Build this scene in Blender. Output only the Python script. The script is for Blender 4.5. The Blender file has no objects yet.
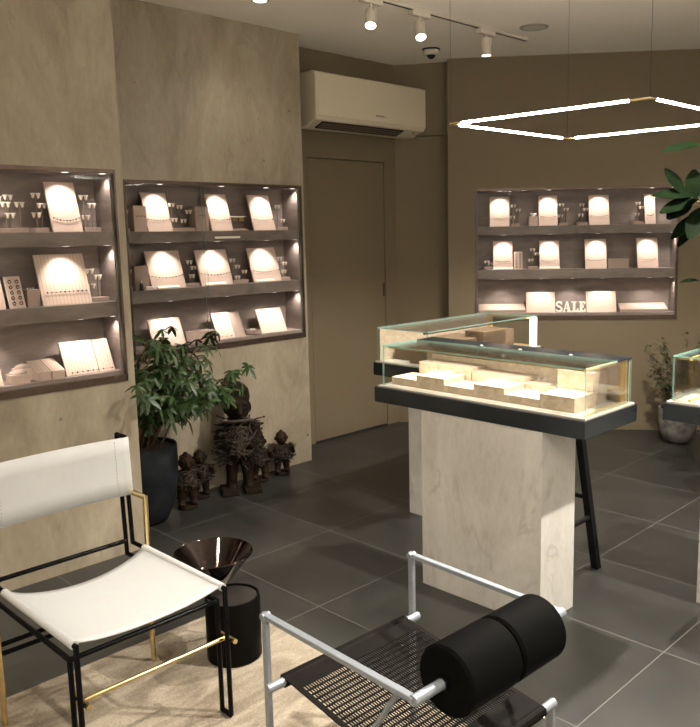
import bpy, bmesh, math, random
from math import sin, cos, pi, radians
from mathutils import Vector, Matrix

random.seed(7)
SC = bpy.context.scene
COL = SC.collection
V = Vector

# ------------------------------------------------------------------ helpers
def tag(o, label=None, cat=None, group=None, kind=None):
    if label: o['label'] = label
    if cat: o['category'] = cat
    if group: o['group'] = group
    if kind: o['kind'] = kind
    return o

def thing(name, label, cat, loc=(0, 0, 0), rz=0.0, group=None):
    o = bpy.data.objects.new(name, None)
    COL.objects.link(o)
    o.empty_display_size = 0.05
    o.location = loc
    o.rotation_euler = (0, 0, rz)
    return tag(o, label, cat, group)

class MB:
    def __init__(s):
        s.bm = bmesh.new()
    def box(s, x0, x1, y0, y1, z0, z1, M=None, mi=0):
        vs = [s.bm.verts.new((x, y, z)) for x in (x0, x1) for y in (y0, y1) for z in (z0, z1)]
        if M is not None:
            for v in vs: v.co = M @ v.co
        for f in ((0, 1, 3, 2), (4, 6, 7, 5), (0, 4, 5, 1), (2, 3, 7, 6), (0, 2, 6, 4), (1, 5, 7, 3)):
            fc = s.bm.faces.new([vs[i] for i in f]); fc.material_index = mi
        return s
    def ring(s, c, u, w, r, n):
        return [s.bm.verts.new(c + u * (r * cos(2 * pi * i / n)) + w * (r * sin(2 * pi * i / n))) for i in range(n)]
    def tube(s, pts, r, n=10, r1=None, closed=False):
        """round bar along a list of points; mitred at the bends"""
        P = [V(p) for p in pts]
        k = len(P)
        rings = []
        d0 = (P[1] - P[0]).normalized()
        ref = V((0, 0, 1)) if abs(d0.z) < 0.9 else V((1, 0, 0))
        u = d0.cross(ref).normalized()
        for i in range(k):
            if closed:
                a = (P[i] - P[i - 1]).normalized(); b = (P[(i + 1) % k] - P[i]).normalized()
            else:
                a = (P[i] - P[i - 1]).normalized() if i else (P[1] - P[0]).normalized()
                b = (P[i + 1] - P[i]).normalized() if i < k - 1 else a
            t = (a + b)
            t = t.normalized() if t.length > 1e-6 else a
            u = (u - t * u.dot(t))
            if u.length < 1e-6: u = t.cross(V((0.3, 0.5, 0.8)))
            u.normalize()
            w = t.cross(u)
            rr = r if r1 is None else r + (r1 - r) * i / (k - 1)
            sc = 1.0 / max(0.5, a.dot(t))
            # mitre: stretch in the bend plane
            bd = (b - a)
            vs = []
            for j in range(n):
                off = u * (rr * cos(2 * pi * j / n)) + w * (rr * sin(2 * pi * j / n))
                if bd.length > 1e-4:
                    bn = bd - t * bd.dot(t)
                    if bn.length > 1e-6:
                        bn.normalize(); off = off + bn * (off.dot(bn) * (sc - 1))
                vs.append(s.bm.verts.new(P[i] + off))
            rings.append(vs)
        m = k if closed else k - 1
        for i in range(m):
            A, B = rings[i], rings[(i + 1) % k]
            for j in range(n):
                s.bm.faces.new((A[j], A[(j + 1) % n], B[(j + 1) % n], B[j]))
        if not closed:
            s.bm.faces.new(list(reversed(rings[0]))); s.bm.faces.new(rings[-1])
        return s
    def lathe(s, prof, c=(0, 0, 0), n=32, M=None, cap=True):
        c = V(c); rings = []
        for (r, z) in prof:
            if r < 1e-6:
                rings.append([s.bm.verts.new(c + V((0, 0, z)))])
            else:
                rings.append([s.bm.verts.new(c + V((r * cos(2 * pi * i / n), r * sin(2 * pi * i / n), z))) for i in range(n)])
        for A, B in zip(rings, rings[1:]):
            if len(A) == 1 and len(B) == 1: continue
            for j in range(n):
                k = (j + 1) % n
                if len(A) == 1: s.bm.faces.new((A[0], B[k], B[j]))
                elif len(B) == 1: s.bm.faces.new((A[j], A[k], B[0]))
                else: s.bm.faces.new((A[j], A[k], B[k], B[j]))
        if cap:
            if len(rings[0]) > 1: s.bm.faces.new(list(reversed(rings[0])))
            if len(rings[-1]) > 1: s.bm.faces.new(rings[-1])
        if M is not None:
            for R in rings:
                for v in R: v.co = M @ v.co
        return s
    def ball(s, c, r, sc=(1, 1, 1), sub=2, M=None):
        res = bmesh.ops.create_icosphere(s.bm, subdivisions=sub, radius=1.0)
        for v in res['verts']:
            p = V((v.co.x * r * sc[0], v.co.y * r * sc[1], v.co.z * r * sc[2]))
            if M is not None: p = M @ p
            v.co = p + V(c)
        return s
    def prism(s, poly, h0, h1, axis='x', M=None):
        """poly: 2D outline; extruded along axis between h0 and h1"""
        def mk(p, h):
            if axis == 'x': q = (h, p[0], p[1])
            elif axis == 'y': q = (p[0], h, p[1])
            else: q = (p[0], p[1], h)
            q = V(q)
            return M @ q if M is not None else q
        A = [s.bm.verts.new(mk(p, h0)) for p in poly]
        B = [s.bm.verts.new(mk(p, h1)) for p in poly]
        n = len(poly)
        for i in range(n):
            s.bm.faces.new((A[i], A[(i + 1) % n], B[(i + 1) % n], B[i]))
        s.bm.faces.new(list(reversed(A))); s.bm.faces.new(B)
        return s
    def mesh(s, name, mats, smooth=False):
        bmesh.ops.recalc_face_normals(s.bm, faces=s.bm.faces[:])
        me = bpy.data.meshes.new(name)
        s.bm.to_mesh(me); s.bm.free()
        for m in (mats if isinstance(mats, (list, tuple)) else [mats]): me.materials.append(m)
        if smooth:
            for p in me.polygons: p.use_smooth = True
        return me
    def build(s, name, mats, parent=None, loc=(0, 0, 0), rz=0.0, smooth=False, bevel=0.0, seg=2, auto=None):
        me = s.mesh(name, mats, smooth or auto is not None)
        o = bpy.data.objects.new(name, me)
        COL.objects.link(o)
        o.location = loc; o.rotation_euler = (0, 0, rz)
        if parent: o.parent = parent
        if auto is not None:
            me.set_sharp_from_angle(angle=radians(auto))
        if bevel:
            b = o.modifiers.new('edge', 'BEVEL'); b.width = bevel; b.segments = seg
            b.limit_method = 'ANGLE'; b.angle_limit = radians(40)
        return o

# ------------------------------------------------------------------ materials
def nt(name):
    m = bpy.data.materials.new(name); m.use_nodes = True
    t = m.node_tree; t.nodes.clear()
    out = t.nodes.new('ShaderNodeOutputMaterial')
    return m, t, out

def N(t, typ, **kw):
    n = t.nodes.new(typ)
    for k, v in kw.items():
        if k.startswith('_'): setattr(n, k[1:], v)
        else: n.inputs[k.replace('__', ' ')].default_value = v
    return n

def L(t, a, b): t.links.new(a, b)

def c4(c): return (c[0], c[1], c[2], 1)

def srgb(r, g, b):
    f = lambda c: (c / 255 / 12.92) if c / 255 <= 0.04045 else ((c / 255 + 0.055) / 1.055) ** 2.4
    return (f(r), f(g), f(b))

def plain(name, col, rough=0.5, metal=0.0, var=0.12, scale=8.0, stretch=(1, 1, 1), bump=0.0, spec=0.5, coat=0.0, col2=None, detail=5, rvar=0.08, trans=0.0):
    m, t, out = nt(name)
    p = N(t, 'ShaderNodeBsdfPrincipled')
    tc = N(t, 'ShaderNodeTexCoord'); mp = N(t, 'ShaderNodeMapping')
    mp.inputs['Scale'].default_value = stretch
    L(t, tc.outputs['Object'], mp.inputs['Vector'])
    no = N(t, 'ShaderNodeTexNoise', Scale=scale, Detail=detail, Roughness=0.6)
    L(t, mp.outputs[0], no.inputs['Vector'])
    r = N(t, 'ShaderNodeValToRGB')
    a = col if col2 is None else col
    if col2 is None:
        lo = [c * (1 - var) for c in col]; hi = [min(1, c * (1 + var)) for c in col]
    else: lo, hi = col, col2
    r.color_ramp.elements[0].position = 0.3; r.color_ramp.elements[0].color = c4(lo)
    r.color_ramp.elements[1].position = 0.7; r.color_ramp.elements[1].color = c4(hi)
    L(t, no.outputs[0], r.inputs[0]); L(t, r.outputs[0], p.inputs['Base Color'])
    mr = N(t, 'ShaderNodeMapRange'); mr.inputs[3].default_value = max(0.02, rough - rvar); mr.inputs[4].default_value = min(1, rough + rvar)
    L(t, no.outputs[0], mr.inputs[0]); L(t, mr.outputs[0], p.inputs['Roughness'])
    p.inputs['Metallic'].default_value = metal
    p.inputs['Specular IOR Level'].default_value = spec
    p.inputs['Coat Weight'].default_value = coat
    if bump:
        b = N(t, 'ShaderNodeBump', Strength=bump, Distance=0.01)
        L(t, no.outputs[0], b.inputs['Height']); L(t, b.outputs[0], p.inputs['Normal'])
    L(t, p.outputs[0], out.inputs[0])
    return m

def stone(name, base, dark, light, streak=(3, 3, 0.7), vein=None, rough=0.55, scale=1.6, pits=0.0, coord='Object', veinw=0.03):
    """travertine-like slab: large soft clouds, streaks along one axis, thin veins"""
    m, t, out = nt(name)
    p = N(t, 'ShaderNodeBsdfPrincipled', Roughness=rough)
    tc = N(t, 'ShaderNodeTexCoord'); mp = N(t, 'ShaderNodeMapping'); mp.inputs['Scale'].default_value = streak
    L(t, tc.outputs[coord], mp.inputs['Vector'])
    n1 = N(t, 'ShaderNodeTexNoise', Scale=scale, Detail=7, Roughness=0.62, Distortion=0.8)
    L(t, mp.outputs[0], n1.inputs['Vector'])
    r1 = N(t, 'ShaderNodeValToRGB')
    e = r1.color_ramp.elements
    e[0].position = 0.28; e[0].color = c4(dark); e[1].position = 0.72; e[1].color = c4(light)
    x = e.new(0.5); x.color = c4(base)
    L(t, n1.outputs[0], r1.inputs[0])
    n2 = N(t, 'ShaderNodeTexNoise', Scale=scale * 14, Detail=6, Roughness=0.7)
    L(t, mp.outputs[0], n2.inputs['Vector'])
    mx = N(t, 'ShaderNodeMix', _data_type='RGBA', _blend_type='OVERLAY'); mx.inputs[0].default_value = 0.25
    L(t, r1.outputs[0], mx.inputs[6]); L(t, n2.outputs[0], mx.inputs[7])
    last = mx.outputs[2]
    if vein:
        n3 = N(t, 'ShaderNodeTexNoise', Scale=scale * 0.9, Detail=5, Roughness=0.55, Distortion=1.6)
        L(t, mp.outputs[0], n3.inputs['Vector'])
        s = N(t, 'ShaderNodeMath', _operation='SUBTRACT'); s.inputs[1].default_value = 0.5
        a = N(t, 'ShaderNodeMath', _operation='ABSOLUTE'); L(t, n3.outputs[0], s.inputs[0]); L(t, s.outputs[0], a.inputs[0])
        mr = N(t, 'ShaderNodeMapRange'); mr.inputs[1].default_value = 0; mr.inputs[2].default_value = veinw; mr.inputs[3].default_value = 0.34; mr.inputs[4].default_value = 0
        L(t, a.outputs[0], mr.inputs[0])
        mk = N(t, 'ShaderNodeTexNoise', Scale=scale * 2.2, Detail=2); L(t, tc.outputs[coord], mk.inputs['Vector'])
        mm = N(t, 'ShaderNodeMapRange'); mm.inputs[1].default_value = 0.48; mm.inputs[2].default_value = 0.62
        L(t, mk.outputs[0], mm.inputs[0])
        mu = N(t, 'ShaderNodeMath', _operation='MULTIPLY'); L(t, mr.outputs[0], mu.inputs[0]); L(t, mm.outputs[0], mu.inputs[1])
        mv = N(t, 'ShaderNodeMix', _data_type='RGBA'); L(t, mu.outputs[0], mv.inputs[0]); L(t, last, mv.inputs[6]); mv.inputs[7].default_value = c4(vein)
        last = mv.outputs[2]
    if pits:
        vo = N(t, 'ShaderNodeTexVoronoi', Scale=9.0); L(t, tc.outputs[coord], vo.inputs['Vector'])
        mr = N(t, 'ShaderNodeMapRange'); mr.inputs[1].default_value = 0.05; mr.inputs[2].default_value = 0.10; mr.inputs[3].default_value = pits; mr.inputs[4].default_value = 0
        L(t, vo.outputs[0], mr.inputs[0])
        pk = N(t, 'ShaderNodeTexNoise', Scale=2.3, Detail=3); L(t, tc.outputs[coord], pk.inputs['Vector'])
        pm = N(t, 'ShaderNodeMapRange'); pm.inputs[1].default_value = 0.52; pm.inputs[2].default_value = 0.66; L(t, pk.outputs[0], pm.inputs[0])
        mu = N(t, 'ShaderNodeMath', _operation='MULTIPLY'); L(t, mr.outputs[0], mu.inputs[0]); L(t, pm.outputs[0], mu.inputs[1])
        mv = N(t, 'ShaderNodeMix', _data_type='RGBA'); L(t, mu.outputs[0], mv.inputs[0]); L(t, last, mv.inputs[6]); mv.inputs[7].default_value = c4([c * 0.25 for c in dark])
        last = mv.outputs[2]
    L(t, last, p.inputs['Base Color'])
    b = N(t, 'ShaderNodeBump', Strength=0.08, Distance=0.01); L(t, n2.outputs[0], b.inputs['Height']); L(t, b.outputs[0], p.inputs['Normal'])
    L(t, p.outputs[0], out.inputs[0])
    return m

def emit(name, col, s):
    m, t, out = nt(name)
    e = N(t, 'ShaderNodeEmission', Color=c4(col), Strength=s)
    L(t, e.outputs[0], out.inputs[0]); return m

def glassmat(name, tint=(1, 1, 1), refl=1.0):
    m, t, out = nt(name)
    tr = N(t, 'ShaderNodeBsdfTransparent', Color=c4(tint)); gl = N(t, 'ShaderNodeBsdfGlossy', Roughness=0.0)
    fr = N(t, 'ShaderNodeLayerWeight', Blend=0.12)
    mu = N(t, 'ShaderNodeMath', _operation='MULTIPLY'); mu.inputs[1].default_value = refl
    L(t, fr.outputs['Fresnel'], mu.inputs[0])
    mx = N(t, 'ShaderNodeMixShader'); L(t, mu.outputs[0], mx.inputs[0]); L(t, tr.outputs[0], mx.inputs[1]); L(t, gl.outputs[0], mx.inputs[2])
    L(t, mx.outputs[0], out.inputs[0]); return m

def edgemat():
    m, t, out = nt('green_glass_edge')
    tr = N(t, 'ShaderNodeBsdfTransparent', Color=c4((0.62, 0.86, 0.80)))
    p = N(t, 'ShaderNodeBsdfPrincipled', Roughness=0.12); p.inputs['Base Color'].default_value = c4((0.42, 0.66, 0.60))
    mx = N(t, 'ShaderNodeMixShader'); mx.inputs[0].default_value = 0.45
    L(t, tr.outputs[0], mx.inputs[1]); L(t, p.outputs[0], mx.inputs[2]); L(t, mx.outputs[0], out.inputs[0]); return m

GX, GY, TILE = -3.57, 2.63, 0.6
def floor_mat():
    m, t, out = nt('dark_floor_tile')
    p = N(t, 'ShaderNodeBsdfPrincipled')
    g = N(t, 'ShaderNodeNewGeometry'); sx = N(t, 'ShaderNodeSeparateXYZ'); L(t, g.outputs['Position'], sx.inputs[0])
    lines = []; ids = []
    for k, o0 in ((0, GX), (1, GY)):
        a = N(t, 'ShaderNodeMath', _operation='SUBTRACT'); a.inputs[1].default_value = o0 - 30 * TILE; L(t, sx.outputs[k], a.inputs[0])
        d = N(t, 'ShaderNodeMath', _operation='DIVIDE'); d.inputs[1].default_value = TILE; L(t, a.outputs[0], d.inputs[0])
        f = N(t, 'ShaderNodeMath', _operation='FRACT'); L(t, d.outputs[0], f.inputs[0])
        fl = N(t, 'ShaderNodeMath', _operation='FLOOR'); L(t, d.outputs[0], fl.inputs[0]); ids.append(fl)
        pp = N(t, 'ShaderNodeMath', _operation='PINGPONG'); pp.inputs[1].default_value = 0.5; L(t, d.outputs[0], pp.inputs[0])
        lines.append(pp)
    mn = N(t, 'ShaderNodeMath', _operation='MINIMUM'); L(t, lines[0].outputs[0], mn.inputs[0]); L(t, lines[1].outputs[0], mn.inputs[1])
    mr = N(t, 'ShaderNodeMapRange'); mr.inputs[1].default_value = 0.0028; mr.inputs[2].default_value = 0.0042; mr.inputs[3].default_value = 1; mr.inputs[4].default_value = 0
    L(t, mn.outputs[0], mr.inputs[0])
    cx = N(t, 'ShaderNodeCombineXYZ'); L(t, ids[0].outputs[0], cx.inputs[0]); L(t, ids[1].outputs[0], cx.inputs[1])
    wn = N(t, 'ShaderNodeTexWhiteNoise'); L(t, cx.outputs[0], wn.inputs[0])
    va = N(t, 'ShaderNodeVectorMath', _operation='MULTIPLY_ADD'); va.inputs[1].default_value = (7, 7, 7)
    L(t, wn.outputs['Color'], va.inputs[0]); L(t, g.outputs['Position'], va.inputs[2])
    no = N(t, 'ShaderNodeTexNoise', Scale=2.2, Detail=6, Roughness=0.6, Distortion=0.5); L(t, va.outputs[0], no.inputs['Vector'])
    r = N(t, 'ShaderNodeValToRGB'); e = r.color_ramp.elements
    e[0].position = 0.3; e[0].color = c4((0.016, 0.0158, 0.0142)); e[1].position = 0.72; e[1].color = c4((0.032, 0.0316, 0.0282))
    L(t, no.outputs[0], r.inputs[0])
    mx = N(t, 'ShaderNodeMix', _data_type='RGBA'); L(t, mr.outputs[0], mx.inputs[0]); L(t, r.outputs[0], mx.inputs[6]); mx.inputs[7].default_value = c4((0.11, 0.107, 0.097))
    L(t, mx.outputs[2], p.inputs['Base Color'])
    rr = N(t, 'ShaderNodeMapRange'); rr.inputs[3].default_value = 0.32; rr.inputs[4].default_value = 0.42; L(t, no.outputs[0], rr.inputs[0])
    L(t, rr.outputs[0], p.inputs['Roughness']); p.inputs['Specular IOR Level'].default_value = 0.6
    b = N(t, 'ShaderNodeBump', Strength=0.15, Distance=0.004); 
    iv = N(t, 'ShaderNodeMath', _operation='MULTIPLY_ADD'); iv.inputs[1].default_value = -0.6; L(t, mr.outputs[0], iv.inputs[0]); pass
    iv.inputs[2].default_value = 0; L(t, iv.outputs[0], b.inputs['Height']); L(t, b.outputs[0], p.inputs['Normal'])
    L(t, p.outputs[0], out.inputs[0]); return m

def rug_mat():
    m, t, out = nt('beige_rug')
    p = N(t, 'ShaderNodeBsdfPrincipled', Roughness=0.95); p.inputs['Specular IOR Level'].default_value = 0.1
    tc = N(t, 'ShaderNodeTexCoord')
    wv = N(t, 'ShaderNodeTexNoise', Scale=2.6, Detail=4, Distortion=2.2); mp = N(t, 'ShaderNodeMapping'); mp.inputs['Scale'].default_value = (2.2, 0.8, 1)
    mp.inputs['Rotation'].default_value = (0, 0, 0.35)
    L(t, tc.outputs['Object'], mp.inputs[0]); L(t, mp.outputs[0], wv.inputs['Vector'])
    r = N(t, 'ShaderNodeValToRGB'); e = r.color_ramp.elements
    e[0].position = 0.36; e[0].color = c4((0.20, 0.165, 0.125)); e[1].position = 0.6; e[1].color = c4((0.33, 0.285, 0.222))
    L(t, wv.outputs[0], r.inputs[0])
    fi = N(t, 'ShaderNodeTexNoise', Scale=160, Detail=2); L(t, tc.outputs['Object'], fi.inputs['Vector'])
    mx = N(t, 'ShaderNodeMix', _data_type='RGBA', _blend_type='OVERLAY'); mx.inputs[0].default_value = 0.4
    L(t, r.outputs[0], mx.inputs[6]); L(t, fi.outputs[0], mx.inputs[7]); L(t, mx.outputs[2], p.inputs['Base Color'])
    b = N(t, 'ShaderNodeBump', Strength=0.5, Distance=0.004); L(t, fi.outputs[0], b.inputs['Height']); L(t, b.outputs[0], p.inputs['Normal'])
    L(t, p.outputs[0], out.inputs[0]); return m

def striped(name, col, col2, freq, rough=0.7):
    m, t, out = nt(name)
    p = N(t, 'ShaderNodeBsdfPrincipled', Roughness=rough)
    tc = N(t, 'ShaderNodeTexCoord'); sx = N(t, 'ShaderNodeSeparateXYZ'); L(t, tc.outputs['Object'], sx.inputs[0])
    mu = N(t, 'ShaderNodeMath', _operation='MULTIPLY'); mu.inputs[1].default_value = freq; L(t, sx.outputs[0], mu.inputs[0])
    pp = N(t, 'ShaderNodeMath', _operation='PINGPONG'); pp.inputs[1].default_value = 0.5; L(t, mu.outputs[0], pp.inputs[0])
    mr = N(t, 'ShaderNodeMapRange'); mr.inputs[1].default_value = 0.04; mr.inputs[2].default_value = 0.12; L(t, pp.outputs[0], mr.inputs[0])
    mx = N(t, 'ShaderNodeMix', _data_type='RGBA'); L(t, mr.outputs[0], mx.inputs[0]); mx.inputs[6].default_value = c4(col2); mx.inputs[7].default_value = c4(col)
    L(t, mx.outputs[2], p.inputs['Base Color']); L(t, p.outputs[0], out.inputs[0]); return m

M = dict(
    wall=stone('wall_stone', (0.290, 0.246, 0.180), (0.19, 0.158, 0.113), (0.37, 0.321, 0.245), streak=(2.2, 2.2, 0.8), vein=(0.15, 0.125, 0.095), scale=1.7, pits=0.9, rough=0.5, coord='Object'),
    paint=plain('olive_taupe_paint', (0.150, 0.117, 0.070), 0.75, var=0.03, scale=2.0),
    ceil=plain('warm_white_ceiling', (0.92, 0.87, 0.78), 0.85, var=0.02, scale=1.5),
    floor=floor_mat(),
    niche=stone('taupe_niche_stone', (0.215, 0.172, 0.152), (0.15, 0.12, 0.105), (0.28, 0.23, 0.205), streak=(1.0, 1.0, 4.0), scale=3.0, rough=0.6),
    shelfm=stone('taupe_shelf_stone', (0.175, 0.142, 0.122), (0.12, 0.097, 0.082), (0.225, 0.188, 0.163), streak=(1.5, 4, 4), scale=4.0, rough=0.5),
    bronze=plain('dark_bronze', (0.10, 0.072, 0.055), 0.38, metal=0.7, var=0.15, scale=20),
    board=plain('blush_board_fabric', (0.54, 0.415, 0.35), 0.8, var=0.05, scale=60, spec=0.2),
    boards=striped('grooved_blush_board', (0.54, 0.415, 0.34), (0.40, 0.30, 0.245), 60),
    dimblock=plain('taupe_block_fabric', (0.34, 0.26, 0.22), 0.8, var=0.06, scale=50, spec=0.2),
    lightwood=plain('cream_tray', (0.72, 0.64, 0.54), 0.6, var=0.05, scale=30),
    white=plain('ivory_plastic', (0.78, 0.72, 0.63), 0.4, var=0.03, scale=10),
    jewel=plain('dark_jewels', (0.06, 0.05, 0.05), 0.25, metal=0.6, var=0.4, scale=200),
    silver=plain('bright_silver', (0.75, 0.73, 0.70), 0.25, metal=1.0, var=0.05, scale=60),
    post=plain('display_post_metal', (0.22, 0.17, 0.14), 0.45, metal=0.5, var=0.1, scale=60),
    pale=plain('pale_holder', (0.74, 0.66, 0.58), 0.45, var=0.05, scale=60),
    glass=glassmat('clear_glass', (0.985, 0.993, 0.99), refl=0.75),
    shelfglass=glassmat('sliding_glass', (0.98, 0.98, 0.98), refl=0.8),
    gedge=edgemat(),
    slab=plain('dark_slate_lacquer', (0.016, 0.020, 0.023), 0.16, var=0.1, scale=3, spec=0.4),
    cream=plain('cream_case_floor', (0.40, 0.365, 0.31), 0.5, var=0.04, scale=30),
    trav=stone('grey_travertine', (0.60, 0.58, 0.545), (0.49, 0.47, 0.435), (0.70, 0.685, 0.655), streak=(1.6, 1.6, 0.7), vein=(0.27, 0.23, 0.19), scale=2.6, rough=0.35, veinw=0.035),
    riser=stone('sandstone_riser', (0.40, 0.32, 0.235), (0.31, 0.245, 0.175), (0.48, 0.395, 0.30), streak=(6, 6, 10), scale=4.0, rough=0.65),
    wood=plain('brown_riser', (0.16, 0.105, 0.065), 0.55, var=0.25, scale=10, stretch=(2, 14, 14)),
    brass=plain('polished_brass', (0.78, 0.62, 0.32), 0.24, metal=1.0, var=0.08, scale=20),
    goldlit=plain('lamplit_brass_frame', (0.80, 0.56, 0.20), 0.35, metal=0.45, var=0.06, scale=20),  # brass toned brighter, the case lamp's light put into its colour
    black=plain('gloss_black_steel', (0.0035, 0.0035, 0.004), 0.22, var=0.2, scale=30, spec=0.1),
    leather=plain('white_leather', (0.50, 0.507, 0.515), 0.5, var=0.025, scale=30, bump=0.03),
    stitch=plain('grey_thread', (0.35, 0.33, 0.32), 0.8, var=0.1, scale=60),
    cyl=plain('black_marble', (0.004, 0.0036, 0.0033), 0.34, spec=0.04, var=0.5, scale=6),
    cyltop=plain('brown_black_leather_top', (0.022, 0.018, 0.016), 0.38, var=0.2, scale=20),
    cone=plain('mirror_black', (0.075, 0.060, 0.055), 0.07, metal=1.0, var=0.1, scale=5, rvar=0.02),
    alu=plain('satin_aluminium', (0.30, 0.33, 0.375), 0.42, metal=0.45, var=0.05, scale=30),
    rubber=plain('black_rubber', (0.004, 0.004, 0.004), 0.6, spec=0.02, var=0.25, scale=14, stretch=(1, 8, 1)),
    sling=plain('black_sling_mesh', (0.008, 0.007, 0.006), 0.6, var=0.2, scale=40, spec=0.05),
    pot=plain('charcoal_planter', (0.006, 0.008, 0.009), 0.65, var=0.45, scale=7, bump=0.15, col2=(0.020, 0.023, 0.026), spec=0.06),  # charcoal darkened further to carry the corner's shade
    soil=plain('dark_soil', (0.03, 0.02, 0.014), 0.95, var=0.5, scale=60, bump=0.6),
    bark=plain('brown_bark', (0.16, 0.10, 0.055), 0.8, var=0.3, scale=40),
    leaf=plain('green_leaves', (0.010, 0.026, 0.007), 0.42, var=0.4, scale=9, spec=0.3, col2=(0.036, 0.066, 0.018)),  # green lowered to include the shade of the planter corner
    leafdark=plain('dark_glossy_leaves', (0.002, 0.006, 0.002), 0.55, var=0.4, scale=9, col2=(0.006, 0.012, 0.004), spec=0.03),
    leafolive=plain('olive_leaves', (0.03, 0.042, 0.018), 0.5, var=0.4, scale=30, col2=(0.09, 0.10, 0.05)),
    stonepot=plain('rough_stone_bowl', (0.06, 0.058, 0.054), 0.9, var=0.45, scale=16, bump=0.5, col2=(0.19, 0.18, 0.165), spec=0.2),
    carved=plain('dark_carved_wood', (0.007, 0.005, 0.0035), 0.6, var=0.4, scale=25, bump=0.4, col2=(0.022, 0.0145, 0.0095), spec=0.06),  # wood darkened further, with the shade around the figures in its colour
    carvedred=plain('reddish_carved_wood', (0.010, 0.006, 0.004), 0.55, var=0.4, scale=25, bump=0.3, col2=(0.036, 0.021, 0.013), spec=0.06),
    nail=plain('rusty_nails', (0.022, 0.015, 0.011), 0.7, metal=0.2, var=0.5, scale=80),
    cord=plain('twisted_fibre_cord', (0.036, 0.025, 0.017), 0.9, var=0.4, scale=90),
    ac=plain('cream_appliance_plastic', (0.68, 0.61, 0.47), 0.4, var=0.02, scale=6),
    dark=plain('black_plastic', (0.007, 0.007, 0.007), 0.45, spec=0.2, var=0.1, scale=30),
    fixture=plain('white_fixture', (0.62, 0.57, 0.49), 0.45, var=0.02, scale=20),
    tube=emit('led_tube', (1.0, 0.93, 0.84), 34.0),
    lens=emit('lamp_lens', (1.0, 0.88, 0.68), 14.0),
    caselens=emit('case_lamp_lens', (1.0, 0.92, 0.84), 1.3),
    ledbar=emit('warm_led_bar', (1.0, 0.84, 0.6), 3.0),
    postlight=emit('lit_end_panel', (1.0, 0.97, 0.92), 1.6),
    vent=plain('grey_disc', (0.40, 0.36, 0.31), 0.7, var=0.02, scale=9),
    saleltr=plain('pale_wood_letter', (0.86, 0.76, 0.66), 0.6, var=0.1, scale=40),
    lotus=plain('white_porcelain', (0.85, 0.84, 0.82), 0.25, var=0.02, scale=20),
    rug=rug_mat(),
)

# ------------------------------------------------------------------ setting
X1, X2, XD = -3.482, -4.025, -4.327
ZC = 2.76
Y3 = radians(38.5)
U3 = V((cos(Y3), sin(Y3), 0)); N3 = V((-sin(Y3), cos(Y3), 0)); B3 = V((-2.741, 5.603, 0))
def w3(u, d=0.0, z=0.0): return B3 + U3 * u + N3 * d + V((0, 0, z))
XR, YF = 0.75, -1.6          # the side of the shop behind the camera

def structure(name, mb, mat, **k):
    o = mb.build(name, mat, **k); o['kind'] = 'structure'; return o

ur = (XR - B3.x) / U3.x
yr = B3.y + U3.y * ur
structure('floor', MB().box(-4.7, XR + 0.1, YF - 0.1, yr + 0.4, -0.1, 0.0), M['floor'])
structure('ceiling', MB().box(-4.7, XR + 0.1, YF - 0.1, yr + 0.4, ZC, ZC + 0.1), M['ceil'])

ZB, ZT = 0.85, 1.818       # bottom and top of every recessed case
DEP = 0.19
c1 = (0.60, 1.832); c2 = (2.172, 3.40); c3 = (-1.24, 0.235)
# wall with the near case: the slab stands forward of the next one
w = MB()
w.box(X1 - 0.45, X1, YF, c1[0], 0, ZC).box(X1 - 0.45, X1, c1[1], 1.873, 0, ZC)
w.box(X1 - 0.45, X1, c1[0], c1[1], 0, ZB).box(X1 - 0.45, X1, c1[0], c1[1], ZT, ZC).box(X1 - 0.45, X1 - DEP, c1[0], c1[1], ZB, ZT)
structure('wall_near', w, M['wall'])
w = MB()
w.box(X2 - 0.26, X2, 1.70, c2[0], 0, ZC).box(X2 - 0.26, X2, c2[1], 3.425, 0, ZC)
w.box(X2 - 0.26, X2, c2[0], c2[1], 0, ZB).box(X2 - 0.26, X2, c2[0], c2[1], ZT, ZC).box(X2 - 0.26, X2 - DEP, c2[0], c2[1], ZB, ZT)
structure('wall_left', w, M['wall'])
# wall with the flush door, its bulkhead, and the narrow end wall
YE = 4.62
dy0, dy1, dz = 3.728, 4.49, 2.045
w = MB()
w.box(XD - 0.15, XD, 3.2, dy0, 0, ZC).box(XD - 0.15, XD, dy1, YE + 0.3, 0, ZC).box(XD - 0.15, XD, dy0, dy1, dz, ZC)
structure('wall_door', w, M['paint'])
d = MB().box(XD - 0.05, XD - 0.004, dy0 + 0.005, dy1 - 0.005, 0.012, dz - 0.005)
do = structure('door_1', d, M['paint'])
MB().box(XD - 0.006, XD + 0.004, dy1 - 0.03, dy1 - 0.008, 1.03, 1.13).build('hinge', M['bronze'], do)
structure('trim_1', MB().box(XD, XD + 0.035, 3.425, YE, 2.236, ZC), M['paint'])
pe = w3(-1.445)            # left end of the far wall
ea, eb, ec = w3(-1.36, 0.16), w3(-1.36, 0.28), w3(-1.42, 0.12)
structure('wall_end', MB().prism([(XD - 0.1, 4.555), (ea.x, ea.y), (eb.x, eb.y), (XD - 0.1, 4.80)], 0, ZC, 'z'), M['paint'])
structure('trim_2', MB().prism([(XD, 4.552), (ec.x, ec.y), (ea.x - 0.06, ea.y - 0.02), (XD, 4.62)], 2.236, ZC, 'z'), M['paint'])
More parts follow.
